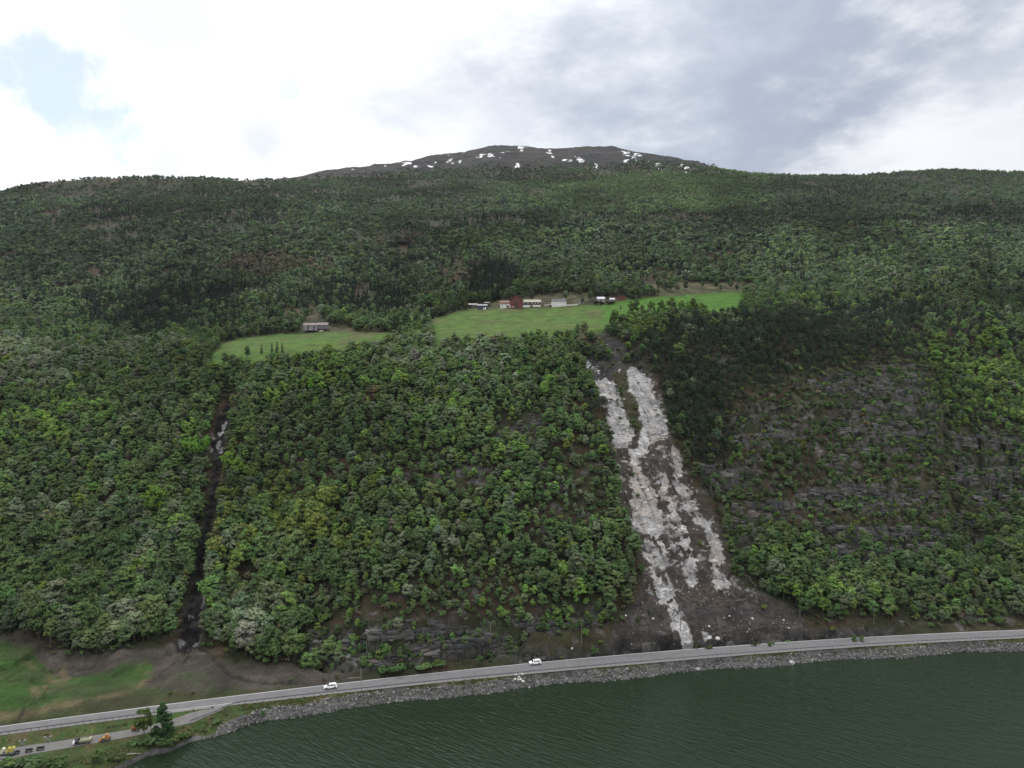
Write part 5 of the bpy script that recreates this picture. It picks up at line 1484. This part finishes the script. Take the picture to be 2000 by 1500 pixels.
path = [rail_pt(x) for x in np.arange(-210, -113, 2.0)]
e0 = Vector(path[-1]); path += [tuple(e0 + Vector((2.0, .25, 0))), tuple(e0 + Vector((3.6, -.15, 0))), tuple(e0 + Vector((4.8, -.9, -.1))), tuple(e0 + Vector((5.2, -2.0, -.3)))]
guardrail(path, 'grey steel guardrail between the road and side road, with bent end')
xj, yj = unproj(398, 1402, 3.2)
path = [(xj - 3.0, yj - 2.6, 3.1), (xj, yj, 3.3), (xj + 2.6, yj + 2.6, 3.42), (-92.6, rail_pt(-92.6)[1] - .5, 3.44)] + [rail_pt(x) for x in np.arange(-90, 262, 2.0)]
guardrail(path, 'long grey steel guardrail along the lake side of the road', 100)


# ------------------------------------------------------------------ cars
def car(px, py, label, kind):
    p = at(px, py); p.z = 3.505
    ang = math.atan(-6.5128e-04 * p.x + .2393) + math.pi
    r = empty('car', p, ang, label, 'car', 'white cars on the lake road')
    L, W = 4.62, 1.86
    if kind == 'suv':
        low = [(2.31, .35), (2.31, .70), (2.15, .88), (1.15, 1.03), (-2.10, 1.08), (-2.29, .95), (-2.31, .40), (-1.9, .26), (1.95, .26)]
        cab = [(1.20, 1.02), (.42, 1.58), (-.2, 1.66), (-1.45, 1.62), (-1.95, 1.38), (-2.18, 1.06)]
    else:
        low = [(2.30, .38), (2.28, .80), (2.05, .98), (1.30, 1.10), (-2.22, 1.15), (-2.31, .95), (-2.31, .42), (-1.9, .28), (1.95, .28)]
        cab = [(1.32, 1.09), (.62, 1.64), (0, 1.72), (-1.75, 1.70), (-2.12, 1.52), (-2.26, 1.13)]
    b = MB(); b.prism(low, -W / 2, W / 2)
    me = b.mesh('body', M_CARWHITE); bm = bmesh.new(); bm.from_mesh(me)
    bmesh.ops.bevel(bm, geom=bm.edges[:], offset=.07, segments=2, affect='EDGES'); bm.to_mesh(me); bm.free()
    o = bpy.data.objects.new('body', me); C.objects.link(o); o.parent = r
    n = len(cab); V = []
    for s in (-1, 1):
        for x, z in cab:
            t = (z - 1.05) / .65; V.append((x, s * (W / 2 - .04 - .20 * t), z))
    m = MB(); m.add(V, [tuple(range(n)), tuple(range(2 * n - 1, n - 1, -1))] + [(i, i + n, (i + 1) % n + n, (i + 1) % n) for i in range(n)])
    m.build('cabin', M_CARWHITE, r)
    # windows, a little proud of the cabin
    x0, z0 = cab[0]; x1, z1 = cab[1]
    def scr(a, c, f0, f1, inset):
        (xa, za), (xb, zb) = a, c
        nx, nz = (zb - za), -(xb - xa); l = math.hypot(nx, nz); nx, nz = nx / l * .015, nz / l * .015
        if nz < 0: nx, nz = -nx, -nz
        out = []
        for f in (f0, f1):
            x, z = xa + (xb - xa) * f, za + (zb - za) * f; w = W / 2 - .04 - .20 * ((z - 1.05) / .65) - inset
            out += [(x + nx, -w, z + nz), (x + nx, w, z + nz)]
        return MB().add([out[0], out[1], out[3], out[2]], [(0, 1, 2, 3)])
    scr(cab[0], cab[1], .08, .95, .08).build('windscreen', M_GLASS, r)
    scr(cab[-1], cab[-2], .25, .95, .12).build('rear_window', M_GLASS, r)
    for s in (-1, 1):
        def sp(x, z): return (x, s * (W / 2 - .04 - .20 * ((z - 1.05) / .65) + .012), z)
        zt = 1.50 if kind == 'suv' else 1.56; zb = 1.12 if kind == 'suv' else 1.18
        for xa, xb, xa2, xb2 in ((.95, .1, .42, .1), (.02, -.85, .02, -.85), (-.93, -1.85, -.93, -1.62)):
            MB().add([sp(xa, zb), sp(xb, zb), sp(xb2, zt), sp(xa2, zt)], [(0, 1, 2, 3)]).build('side_window', M_GLASS, r)
        MB().box((.95, s * (W / 2 + .08), 1.08), (.16, .2, .13)).build('mirror', M_CARWHITE, r)
        MB().box((2.22, s * .66, .74), (.16, .42, .14)).build('headlight', M_GREYMETAL, r)
        MB().box((-2.28, s * .72, .92), (.08, .28, .2)).build('tail_light', M_RED, r)
    MB().box((0, 0, .34), (3.9, W + .015, .16)).build('sill', M_BLACK, r)
    MB().box((2.30, 0, .56), (.06, 1.1, .22)).build('grille', M_BLACK, r)
    if kind == 'suv':
        for s in (-1, 1): MB().box((-.55, s * .62, 1.68), (1.6, .05, .06)).build('roof_rail', M_BLACK, r)
    else:
        MB().box((.12, 0, 1.716), (.34, 1.0, .03)).build('roof_hatch', M_GLASS, r)
    wm = None
    for x in (1.40, -1.42):
        for s in (-1, 1):
            t = MB(); t.tube([(0, -.12, 0), (0, .12, 0)], [.35, .35], 18); a = MB(); a.tube([(0, -.06, 0), (0, .06, 0)], [.42, .42], 16)
            w = t.build('wheel', M_TYRE, r); w.location = (x, s * (W / 2 - .06), .35)
            rm = MB().tube([(0, s * .10, 0), (0, s * .135, 0)], [.22, .22], 14).build('rim', M_RIM, w)
            ar = MB(); ar.tube([(0, -.02, 0), (0, .02, 0)], [.43, .43], 18); q = ar.build('wheel_arch', M_BLACK, r); q.location = (x, s * (W / 2 - .012), .40)
    return r


car(645.5, 1345.5, 'white car with roof rails on the road, the lower left one', 'suv')
car(1045, 1299, 'white van-like car with dark roof hatch on the road, the upper right one', 'van')

# ------------------------------------------------------------------ poles and the rockfall fence
def pole(px, py, h, label, cross=True):
    p = at(px, py); r = empty('utility_pole', p, 0, label, 'pole', 'poles along the slope foot')
    MB().tube([(0, 0, -1), (0, 0, h * .5), (0, 0, h)], [.14, .12, .09], 8).build('shaft', M_WOOD, r)
    if cross:
        MB().box((0, 0, h - .5), (1.7, .12, .14)).build('crossarm', M_WOOD, r)
        for x in (-.75, 0, .75): MB().tube([(x, 0, h - .43), (x, 0, h - .2)], [.05, .07], 6).build('insulator', M_GREYMETAL, r)
    return p + Vector((0, 0, h - .25))


W_ = [pole(716, 1292, 7.5, 'dark wooden pole beside the grey roadside rock', False), pole(958, 1273, 8.0, 'pale pole in front of the woods between the two cars'),
      pole(1136, 1257, 9.5, 'pale pole left of the landslide foot'), pole(1329, 1233, 11.5, 'tall dark pole standing in the landslide debris'),
      pole(1707, 1220, 7.0, 'pale pole in front of bushes right of the landslide')]
pole(1523.5, 1160, 6.0, 'short pale pole at the wood edge right of the debris', False)
m = MB()
wire = empty('power_line', W_[2], 0, 'thin overhead wire strung between the poles above the road', 'wire')
for a, b in zip(W_[1:-1], W_[2:]):
    P = [a.lerp(b, t / 10) - Vector((0, 0, 1.6 * 4 * (t / 10) * (1 - t / 10))) - W_[2] for t in range(11)]
    m.tube(P, [.012] * 11, 4)
m.build('wire', M_BLACK, wire)
p = at(705, 1330); r = empty('wooden_post', p, 0, 'stout wooden post with a pale plank at the roadside left of the pole', 'post')
MB().tube([(0, 0, -.5), (0, 0, 2.2), (0, .1, 4.6)], [.28, .24, .2], 7).build('shaft', M_DEADWOOD, r)
MB().box((-2.4, .4, .9), (4.6, .18, .28), rz=.1).build('plank', M_OLDROOF, r)
p = at(712, 1304)
fr = empty('rockfall_fence', at(1389, 1199), 0, 'torn rockfall net on leaning steel posts across the landslide debris', 'fence')
fo = fr.location.copy(); tops = []
for px, py, h, ln in [(1271, 1206, 3.2, .1), (1312, 1203, 2.2, .5), (1389, 1199, 3.6, 0), (1428, 1197, 2.6, .3), (1468, 1201, 2.2, .6), (1562, 1210, 4.6, .05)]:
    q = at(px, py) - fo; t = q + Vector((ln * 2, -ln * 2.0, h)); tops.append((q, t))
    MB().tube([q - Vector((0, 0, .6)), t], [.16, .15], 6).build('post', M_NET, fr)
cb = MB()
for (q0, t0), (q1, t1) in zip(tops[:-1], tops[1:]):
    cb.tube([t0, t0.lerp(t1, .5) - Vector((0, .8, 1.5)), t1], [.03] * 3, 4)
cb.build('cable', M_NET, fr)
nb = MB()
for i, drop in ((1, .9), (2, 1.0), (3, .95)):
    (q0, t0), (q1, t1) = tops[i], tops[i + 1]; G = []
    for a in range(25):
        row = []
        for c in range(7):
            f = a / 24; base = q0.lerp(q1, f); top = t0.lerp(t1, f); pnt = top.lerp(base, c / 6 * drop); pnt = pnt + Vector((0, -1.2 * math.sin(math.pi * f) - .5 * math.sin(c + a * .7), -.9 * math.sin(math.pi * f)))
            row.append(pnt)
        G.append(row)
    for a in range(25): nb.tube(G[a], [.016] * 7, 3, cap=False)
    for c in range(7): nb.tube([G[a][c] for a in range(25)], [.016] * 25, 3, cap=False)
nb.build('net', M_NET, fr)
p = at(482, 352.5); r = empty('antenna_mast', p, 0, 'thin antenna mast on the left ridge line against the sky', 'mast')
MB().tube([(0, 0, -1), (0, 0, 11)], [.55, .4], 6).build('shaft', M_GREYMETAL, r); MB().box((0, 0, 10), (1.0, 1.0, 1.6)).build('antenna', M_GREYMETAL, r)


# ------------------------------------------------------------------ lay-by: machines, stands, benches, cones
def wheels(r, spots, rad, wid):
    for x, y in spots:
        w = MB().tube([(0, -wid / 2, 0), (0, wid / 2, 0)], [rad, rad], 14).build('wheel', M_TYRE, r); w.location = (x, y, rad)
        MB().tube([(0, -wid / 2 - .02, 0), (0, wid / 2 + .02, 0)], [rad * .5, rad * .5], 10).build('rim', M_GREYMETAL, w)


RZ = math.radians(15)
p = at(14, 1477); r = empty('board_trailer', p, RZ, 'trailer with slanted yellow and cream boards at the left frame edge', 'trailer')
MB().box((0, 0, .62), (4.2, 1.7, .22)).build('chassis', M_BLACK, r)
MB().box((-2.9, 0, .5), (1.8, .12, .12)).build('drawbar', M_BLACK, r)
MB().box((0, .1, .95), (3.9, 1.5, .45)).build('bed', M_GREYMETAL, r)
for x, mt in ((-1.1, M_CREAM), (.35, M_LEMON), (1.35, M_LEMON)): MB().box((x, -.1, 1.75), (.85, 1.3, 1.35), taper=.85, tilt=.55).build('board', mt, r)
wheels(r, [(-.6, -.85), (.6, -.85), (-.6, .85), (.6, .85)], .36, .24)
p = at(4, 1482); r = empty('loading_ramp', p, RZ, 'grey loading ramp lying below the board trailer', 'ramp')
MB().box((0, 0, .35), (3.0, 1.3, .10), tilt=.08).build('deck', M_GREYMETAL, r)
for y in (-.6, .6): MB().box((0, y, .2), (3.0, .08, .3)).build('side_beam', M_STEEL, r)
for px, py, w, lab in [(32, 1474, 1.5, 'smallest dark bench on the side road, nearest the board trailer'), (56, 1470.5, 1.9, 'middle one of three dark benches on the side road'), (78.5, 1467, 2.0, 'right one of three dark benches on the side road')]:
    p = at(px, py); r = empty('bench', p, RZ, lab, 'bench', 'dark benches on the side road')
    MB().box((0, 0, .52), (w, .75, .09)).build('seat', M_BLACK, r)
    for s in (-1, 1): MB().box((s * w * .38, 0, .24), (.1, .6, .48)).build('leg', M_BLACK, r)
    MB().box((0, .36, .80), (w, .07, .42)).build('backrest', M_BLACK, r)
for px, py, lab in [(43.5, 1457.5, 'grey cross-legged stand on the verge, nearer the board trailer'), (93, 1449, 'grey cross-legged stand on the verge, nearer the flatbed truck')]:
    p = at(px, py); r = empty('folding_stand', p, RZ, lab, 'stand', 'cross-legged stands on the verge')
    for s in (-1, 1):
        for y in (-.25, .25): MB().tube([(-s * .75, y, -.1), (s * .75, y, 1.5)], [.07, .07], 5).build('leg', M_GREYMETAL, r)
        MB().box((s * .75, 0, 1.52), (.42, .7, .12)).build('top_bar', M_GREYMETAL, r)
p = at(162, 1453); r = empty('flatbed_truck', p, RZ, 'small flatbed truck with a white front and yellow beacon mast', 'truck')
MB().box((-1.5, 0, 1.15), (1.1, 1.6, 1.3), taper=.86).build('cab', M_BLACK, r); MB().box((-2.25, 0, .8), (.5, 1.55, .55)).build('hood', M_WHITE, r)
MB().box((-1.95, 0, 1.40), (.12, 1.25, .45), tilt=-.25).build('windscreen', M_GLASS, r)
for s in (-1, 1): MB().box((-1.5, s * .76, 1.38), (.7, .06, .42)).build('side_window', M_GREYMETAL, r)
MB().box((.7, 0, .95), (3.1, 1.65, .55)).build('bed', flat_mat("moss_paint", (.16, .17, .10), .7, .2, 2), r)
MB().box((2.05, 0, 1.35), (.35, 1.5, .5)).build('toolbox', M_CREAM, r)
ms = MB().tube([(2.1, 0, 1.3), (2.35, 0, 3.1)], [.06, .05], 6).build('mast', M_GREYMETAL, r)
MB().box((2.45, 0, 3.35), (.28, .25, .75), tilt=.5).build('beacon', M_LEMON, ms)
wheels(r, [(-1.5, -.75), (-1.5, .75), (1.3, -.75), (1.3, .75)], .36, .25)
p = at(207, 1446.5); r = empty('compact_loader', p, RZ, 'orange-yellow compact loader standing on the side road', 'loader')
MB().box((.62, 0, 1.02), (1.05, 1.15, .85), taper=.78).build('engine_hood', M_ORANGE, r); MB().box((-.55, 0, .88), (.95, 1.05, .7), taper=.8).build('front_body', M_YELLOW, r)
for s in (-1, 1): MB().tube([(.1, s * .45, .9), (.12, s * .42, 1.95)], [.06, .06], 5).build('cab_post', M_ORANGE, r)
MB().box((.15, 0, 1.98), (.75, 1.05, .09)).build('roof', M_ORANGE, r); MB().box((.15, 0, 1.2), (.4, .45, .5)).build('seat', M_BLACK, r)
for s in (-1, 1): MB().tube([(-.4, s * .5, 1.15), (-1.15, s * .5, .75), (-1.4, s * .5, .4)], [.08, .08, .07], 5).build('lift_arm', M_YELLOW, r)
MB().prism([(-1.35, .1), (-1.75, .08), (-1.85, .5), (-1.4, .65)], -.7, .7).build('bucket', M_ORANGE, r)
wheels(r, [(.75, -.6), (.75, .6), (-.65, -.6), (-.65, .6)], .42, .3)
p = at(264, 1428.5); r = empty('small_tractor', p, RZ, 'small red tractor half hidden by the yellow-green lakeside tree', 'tractor')
MB().box((-.15, 0, .95), (1.4, .6, .6), taper=.85).build('hood', M_RED, r); MB().box((.6, 0, 1.35), (.95, 1.0, .95), taper=.9).build('cab', M_RED, r)
MB().box((.6, 0, 1.87), (1.05, 1.1, .1)).build('roof', M_CREAM, r)
for s in (-1, 1): MB().box((.6, s * .5, 1.45), (.6, .04, .45)).build('side_window', M_GLASS, r)
wheels(r, [(.65, -.6), (.65, .6)], .58, .32); wheels(r, [(-.6, -.5), (-.6, .5)], .38, .22)
for px, py, h, mt, lab, tl in [(365, 1390.5, 1.05, M_YELLOW, 'yellow marker cone at the mouth of the side road', 0), (378, 1388, 1.1, M_ORANGE, 'taller dark orange marker cone in the side road mouth', 0), (381.5, 1390, .9, M_ORANGE, 'shorter dark orange marker cone beside the taller one', 0), (413, 1384.5, 1.0, M_BLACK, 'dark marker cone toppled at the road edge', 1.35)]:
    p = at(px, py); r = empty('traffic_cone', p, 0, lab, 'cone', 'marker cones at the side road mouth'); r.rotation_euler = (0, tl, .3)
    if tl: r.location.z += .2
    MB().box((0, 0, .08), (.5, .5, .1)).build('base', M_BLACK, r)
    MB().tube([(0, 0, .12), (0, 0, h)], [.17, .06], 10).build('cone', mt, r); MB().tube([(0, 0, h * .55), (0, 0, h * .72)], [.135, .11], 10).build('band', M_WHITE if mt != M_BLACK else M_GREYMETAL, r)


# ------------------------------------------------------------------ farm
def gable(r, x, y, w, dpt, hw, hr, wall, roof, axis='X', z0=0, over=.35, wname='wall', rname='roof', base=2.0):
    """box walls with a pitched roof; axis is the ridge's direction"""
    m = MB()
    if axis == 'X':
        m.prism([(y - dpt / 2, z0 - base), (y + dpt / 2, z0 - base), (y + dpt / 2, z0 + hw), (y, z0 + hw + hr), (y - dpt / 2, z0 + hw)], x - w / 2, x + w / 2, axis='X')
    else:
        m.prism([(x - w / 2, z0 - base), (x + w / 2, z0 - base), (x + w / 2, z0 + hw), (x, z0 + hw + hr), (x - w / 2, z0 + hw)], y - dpt / 2, y + dpt / 2)
    wo = m.build(wname, wall, r)
    t = .16; k = MB(); half = (dpt if axis == 'X' else w) / 2; sl = hr / half
    for s in (-1, 1):
        a = (s * (half + over), hw - over * sl + .03); b = (0, hw + hr + .03)
        if axis == 'X':
            k.prism([(y + a[0], z0 + a[1]), (y + b[0], z0 + b[1]), (y + b[0], z0 + b[1] + t), (y + a[0], z0 + a[1] + t)], x - w / 2 - over, x + w / 2 + over, axis='X')
        else:
            k.prism([(x + a[0], z0 + a[1]), (x + b[0], z0 + b[1]), (x + b[0], z0 + b[1] + t), (x + a[0], z0 + a[1] + t)], y - dpt / 2 - over, y + dpt / 2 + over)
    ro = k.build(rname, roof, r)
    return wo, ro


def win(r, x, y, z, w=.9, h=1.1, mat=None, frame=None, name='window'):
    f = MB().box((x, y - .04, z), (w, .1, h)).build(name, frame or M_WHITE, r)
    MB().box((x, y - .10, z), (w * .78, .04, h * .8)).build('pane', mat or M_GLASS, f)
    return f


def farm_at(px, py):
    return at(px, py)


Yb = at(1010, 601)
sc = Yb.y / F                                    # metres per photo pixel at the barn
r = empty('farm_barn', Yb + Vector((0, 2, 0)), 0, 'large barn: dark red gabled middle, white-walled left end, long pale-roofed right wing', 'barn')
X0 = lambda px: (px - 1010) * sc
# left end
w = X0(996.5) - X0(977)
a, b_ = gable(r, (X0(977) + X0(996.5)) / 2, 1.5, w, 8, 3.6 * 1.0, 2.6, M_PLASTER, M_RUST); a['label'] = 'white plastered wall of the left end'; b_['label'] = 'rusty roof of the left end'
MB().box(((X0(977) + X0(996.5)) / 2, -2.56, 4.1 - .25), (w - .1, .1, 1.4)).build('boarding', M_RUST, r)
for px in (981, 988): win(r, X0(px), -2.5, 2.4, .8, .9, frame=M_GREYMETAL)
win(r, X0(981), -2.5, .6, .8, .7, frame=M_GREYMETAL); MB().box((X0(991.5), -2.55, .75), (2.4, .12, 1.5)).build('door', M_BROWNWALL, r)
# gabled hall
a, b_ = gable(r, (X0(996.5) + X0(1020.5)) / 2, 3, X0(1020.5) - X0(996.5), 14, 6.4, 4.6, M_BARNRED, M_RIDGE, axis='Y', over=.7); a['label'] = 'dark red boarded gable wall'; b_['label'] = 'dark brown gable roof'
MB().box((X0(1008), -4.05, 1.9), (2.6, .12, 3.8)).build('door', M_BROWNWALL, r); MB().box((X0(1008), -4.05, 5.6), (1.7, .1, 2.4)).build('hatch', M_RIDGE, r); MB().box((X0(1001), -4.03, .4), (4, .1, .4)).build('sill_beam', M_PLASTER, r)
# right wing
w = X0(1056) - X0(1021)
a, b_ = gable(r, (X0(1021) + X0(1056)) / 2, 2.0, w, 8.5, 4.8, 2.4, M_BROWNWALL, M_LIGHTROOF, over=.5); a['label'] = 'dark brown wall of the right wing'; b_['label'] = 'pale sheet roof of the right wing'
MB().box(((X0(1021) + X0(1056)) / 2, -2.3, .5), (w, .12, 3.4)).build('base_wall', M_PLASTER, r)
for px in (1023.5, 1031, 1039, 1045, 1051): win(r, X0(px), -2.25, 3.6, 1.1, .9, mat=M_GREYMETAL)
MB().box((X0(1038), -2.4, .9), (2.2, .14, 2.0)).build('door', M_BLACK, r)

p = at(1092, 599.5); s2 = p.y / F
r = empty('white_farmhouse', p + Vector((0, 2, 0)), 0, 'white two-storey farmhouse with slate roof right of the big barn', 'house')
gable(r, 0, 1.5, 12.4, 7, 4.9, 2.1, M_PLASTER, M_SLATE)
for x in (-4.6, -1.7, 1.6, 4.4): win(r, x, -2.0, 3.7, .9, 1.1, mat=M_GREYMETAL); win(r, x * .98, -2.0, 1.2, .9, 1.1, mat=M_GREYMETAL)
MB().box((4.2, 1.6, 7.2), (.8, .8, 1.4)).build('chimney', M_WHITE, r)
MB().box((7.6, 1.0, 1.9), (2.9, 3.4, .16), tilt=.25).build('porch_roof', M_TARP, r)
for x in (6.6, 8.7): MB().box((x, -.4, .8), (.18, .18, 1.9)).build('porch_post', M_BROWNWALL, r)
MB().box((-7.3, .8, 1.9), (2.2, 2.6, .15)).build('lean_to_roof', M_PLASTER, r); MB().box((-7.2, 1.2, .8), (1.9, 1.8, 1.9)).build('lean_to', M_BLACK, r)
for xa, xb, lab in ((1064, 1077, 'low white garden wall left of the farmhouse'), (1106, 1129, 'low white garden wall right of the farmhouse')):
    q0 = at(xa, 597.5); q1 = at(xb, 595.5); v = q1 - q0
    o = MB().box((0, 0, .3), (v.length, .35, 1.1)).box((0, 0, .9), (v.length + .1, .5, .12)).build('garden_wall', M_PLASTER); o.location = (q0 + q1) / 2; o.rotation_euler = v.to_track_quat('X', 'Z').to_euler(); tag(o, lab, 'wall', 'white garden walls')


def shed(px, py, w, dpt, hw, hr, wall, roof, label, axis='X', rz=0, doors=(), wins=()):
    p = at(px, py); r = empty('shed', p + Vector((0, dpt / 2, 0)), rz, label, 'shed', 'small farm sheds')
    gable(r, 0, 0, w, dpt, hw, hr, wall, roof, axis)
    for x, ww, h, mt in doors: MB().box((x, -dpt / 2 - .05, h / 2), (ww, .1, h)).build('door', mt, r)
    for x, z in wins: win(r, x, -dpt / 2, z, .8, .7, mat=M_GREYMETAL)
    return r


shed(922, 601, 8.6, 4.5, 2.6, 1.2, M_BLACK, M_LIGHTROOF, 'black open shed with pale roof, leftmost of the farm sheds', doors=((-2.2, 1.8, 2.0, M_GLASS),), wins=((1.2, 1.6), (3.0, 1.6)))
shed(942, 604.5, 8.2, 5, 3.4, 1.2, flat_mat("blue_black_boards", (.05, .05, .085), .8, .15, 1), M_GREYMETAL, 'dark blue shed with white door just left of the big barn', doors=((2.6, 1.0, 1.9, M_WHITE), (1.2, .7, 1.3, M_WHITE)))
shed(951, 599, 4.2, 4, 3.2, 1.0, M_BLACK, M_OLDROOF, 'narrow brown-roofed shed behind the dark blue shed', doors=((0, 1.0, 1.9, M_BROWNWALL),))
shed(1135, 593, 4.8, 4, 2.4, .9, M_GREYMETAL, M_BLACK, 'small dark-roofed shed right of the farmhouse', doors=((.6, 1.0, 1.8, M_BLACK),))
shed(1214, 587, 5.6, 4.5, 2.6, 1.6, M_BARNRED, M_RIDGE, 'reddish-brown shed under the trees right of the white-roofed huts', axis='Y', doors=((0, 1.2, 1.9, M_BROWNWALL),))
shed(1247, 580, 4.0, 3.5, 1.8, .8, M_CREAM, M_RIDGE, 'tiny cream shed with dark roof at the meadow edge', doors=((0, .9, 1.5, M_BROWNWALL),))
shed(838, 607, 5.6, 4, 2.2, .9, M_GREYBOARD, M_OLDROOF, 'small grey shed above the tree clump between the meadows', doors=((-.8, 1.2, 1.7, M_BLACK),))
shed(1174, 590, 6.4, 5, 2.8, 1.9, M_GREYBOARD, M_TARP, 'larger white-roofed hut behind grey shrubs', doors=((0, 1.1, 1.9, M_BROWNWALL),))
shed(1196, 589.5, 4.0, 4, 2.2, 1.2, M_GREYBOARD, M_TARP, 'smaller white-roofed hut behind grey shrubs', doors=((0, 1.0, 1.8, M_BROWNWALL),))
for px, py, w, h, tint, lab in [(1166, 595, 7, 3.6, (.05, .045, .04), 'dark brown shrub left of the larger white-roofed hut'), (1175, 595, 7, 3.2, (.06, .05, .045), 'grey-brown shrub in front of the larger white-roofed hut'), (1190, 594.5, 7.5, 3.4, (.055, .046, .042), 'grey-brown shrub left of the smaller white-roofed hut'), (1198, 593, 5.5, 2.6, (.07, .058, .052), 'pale brown shrub in front of the smaller white-roofed hut'), (910, 604, 3, 2.2, (.045, .05, .03), 'small dark shrub below the black open shed')]:
    bush(px, py, w, h, tint, lab)

p = at(616, 648); s3 = p.y / F
r = empty('weathered_barn', p + Vector((0, 3, 0)), math.radians(4), 'weathered grey board barn on stilts with patchy roof by the left meadow', 'barn')
a, b_ = gable(r, -4.1, 0, 10.2, 7, 5.0, 1.9, M_GREYBOARD, M_OLDROOF, over=.5, base=-.9); a['label'] = 'closed grey boarded half'
a, b_ = gable(r, 5.0, .3, 7.9, 6.6, 5.4, 1.9, M_GREYBOARD, M_OLDROOF, over=.45, base=-2.6); a['label'] = 'open upper half'
for x in (-8.6, -6, -3.4, -.6): MB().box((x, -3.0, .2), (.3, .3, 2.0)).build('stilt', M_BLACK, r)
MB().box((5.0, 1.2, 1.4), (7.4, 4.0, 3.0)).build('under_store', M_BLACK, r)
for x in (1.6, 3.9, 6.4, 8.7): MB().box((x, -3.1, 1.0), (.3, .3, 3.6)).build('post', M_WOOD, r)
for x, mt in ((-7.6, M_GREYMETAL), (-5.8, M_BROWNWALL), (-2.9, M_GREYMETAL), (-1.4, M_BLACK)): MB().box((x, -3.56, 2.9), (.9, .1, 3.4)).build('wall_board', mt, r)
MB().box((5.0, -3.08, 3.6), (7.6, .1, .35)).build('beam', M_BROWNWALL, r)
for x in (3.2, 6.2): win(r, x, -3.0, 4.5, 1.5, .9, mat=M_BLACK, frame=M_WOOD)
MB().box((4.6, -4.0, .6), (4.2, 1.6, 1.5), taper=.6).build('stone_ramp', flat_mat("dry_stone", (.22, .20, .18), .9, .3, 1), r)

# meadow boulders / power poles above the wood
for px, py, lab in [(322, 690, 'thin wooden power pole above the wood left of the left meadow'), (505, 668, 'thin wooden power pole standing in the left meadow')]:
    p = at(px, py); r = empty('power_pole', p, 0, lab, 'pole'); MB().tube([(0, 0, -1), (0, 0, 8.5)], [.15, .1], 6).build('shaft', M_WOOD, r); MB().box((0, 0, 8), (1.6, .1, .12)).build('crossarm', M_WOOD, r)
HAZE = 0.22e-4
hb = bpy.data.materials.new("air"); hb.use_nodes = True; nt = hb.node_tree; nt.nodes.clear()
pv = nt.nodes.new('ShaderNodeVolumePrincipled'); pv.inputs['Color'].default_value = (.80, .90, 1.0, 1); pv.inputs['Density'].default_value = HAZE; pv.inputs['Anisotropy'].default_value = .25
nt.links.new(pv.outputs[0], nt.nodes.new('ShaderNodeOutputMaterial').inputs['Volume'])
tag(MB().box((0, 1240, 491), (7400, 4000, 1000)).build('haze', hb), kind='stuff')
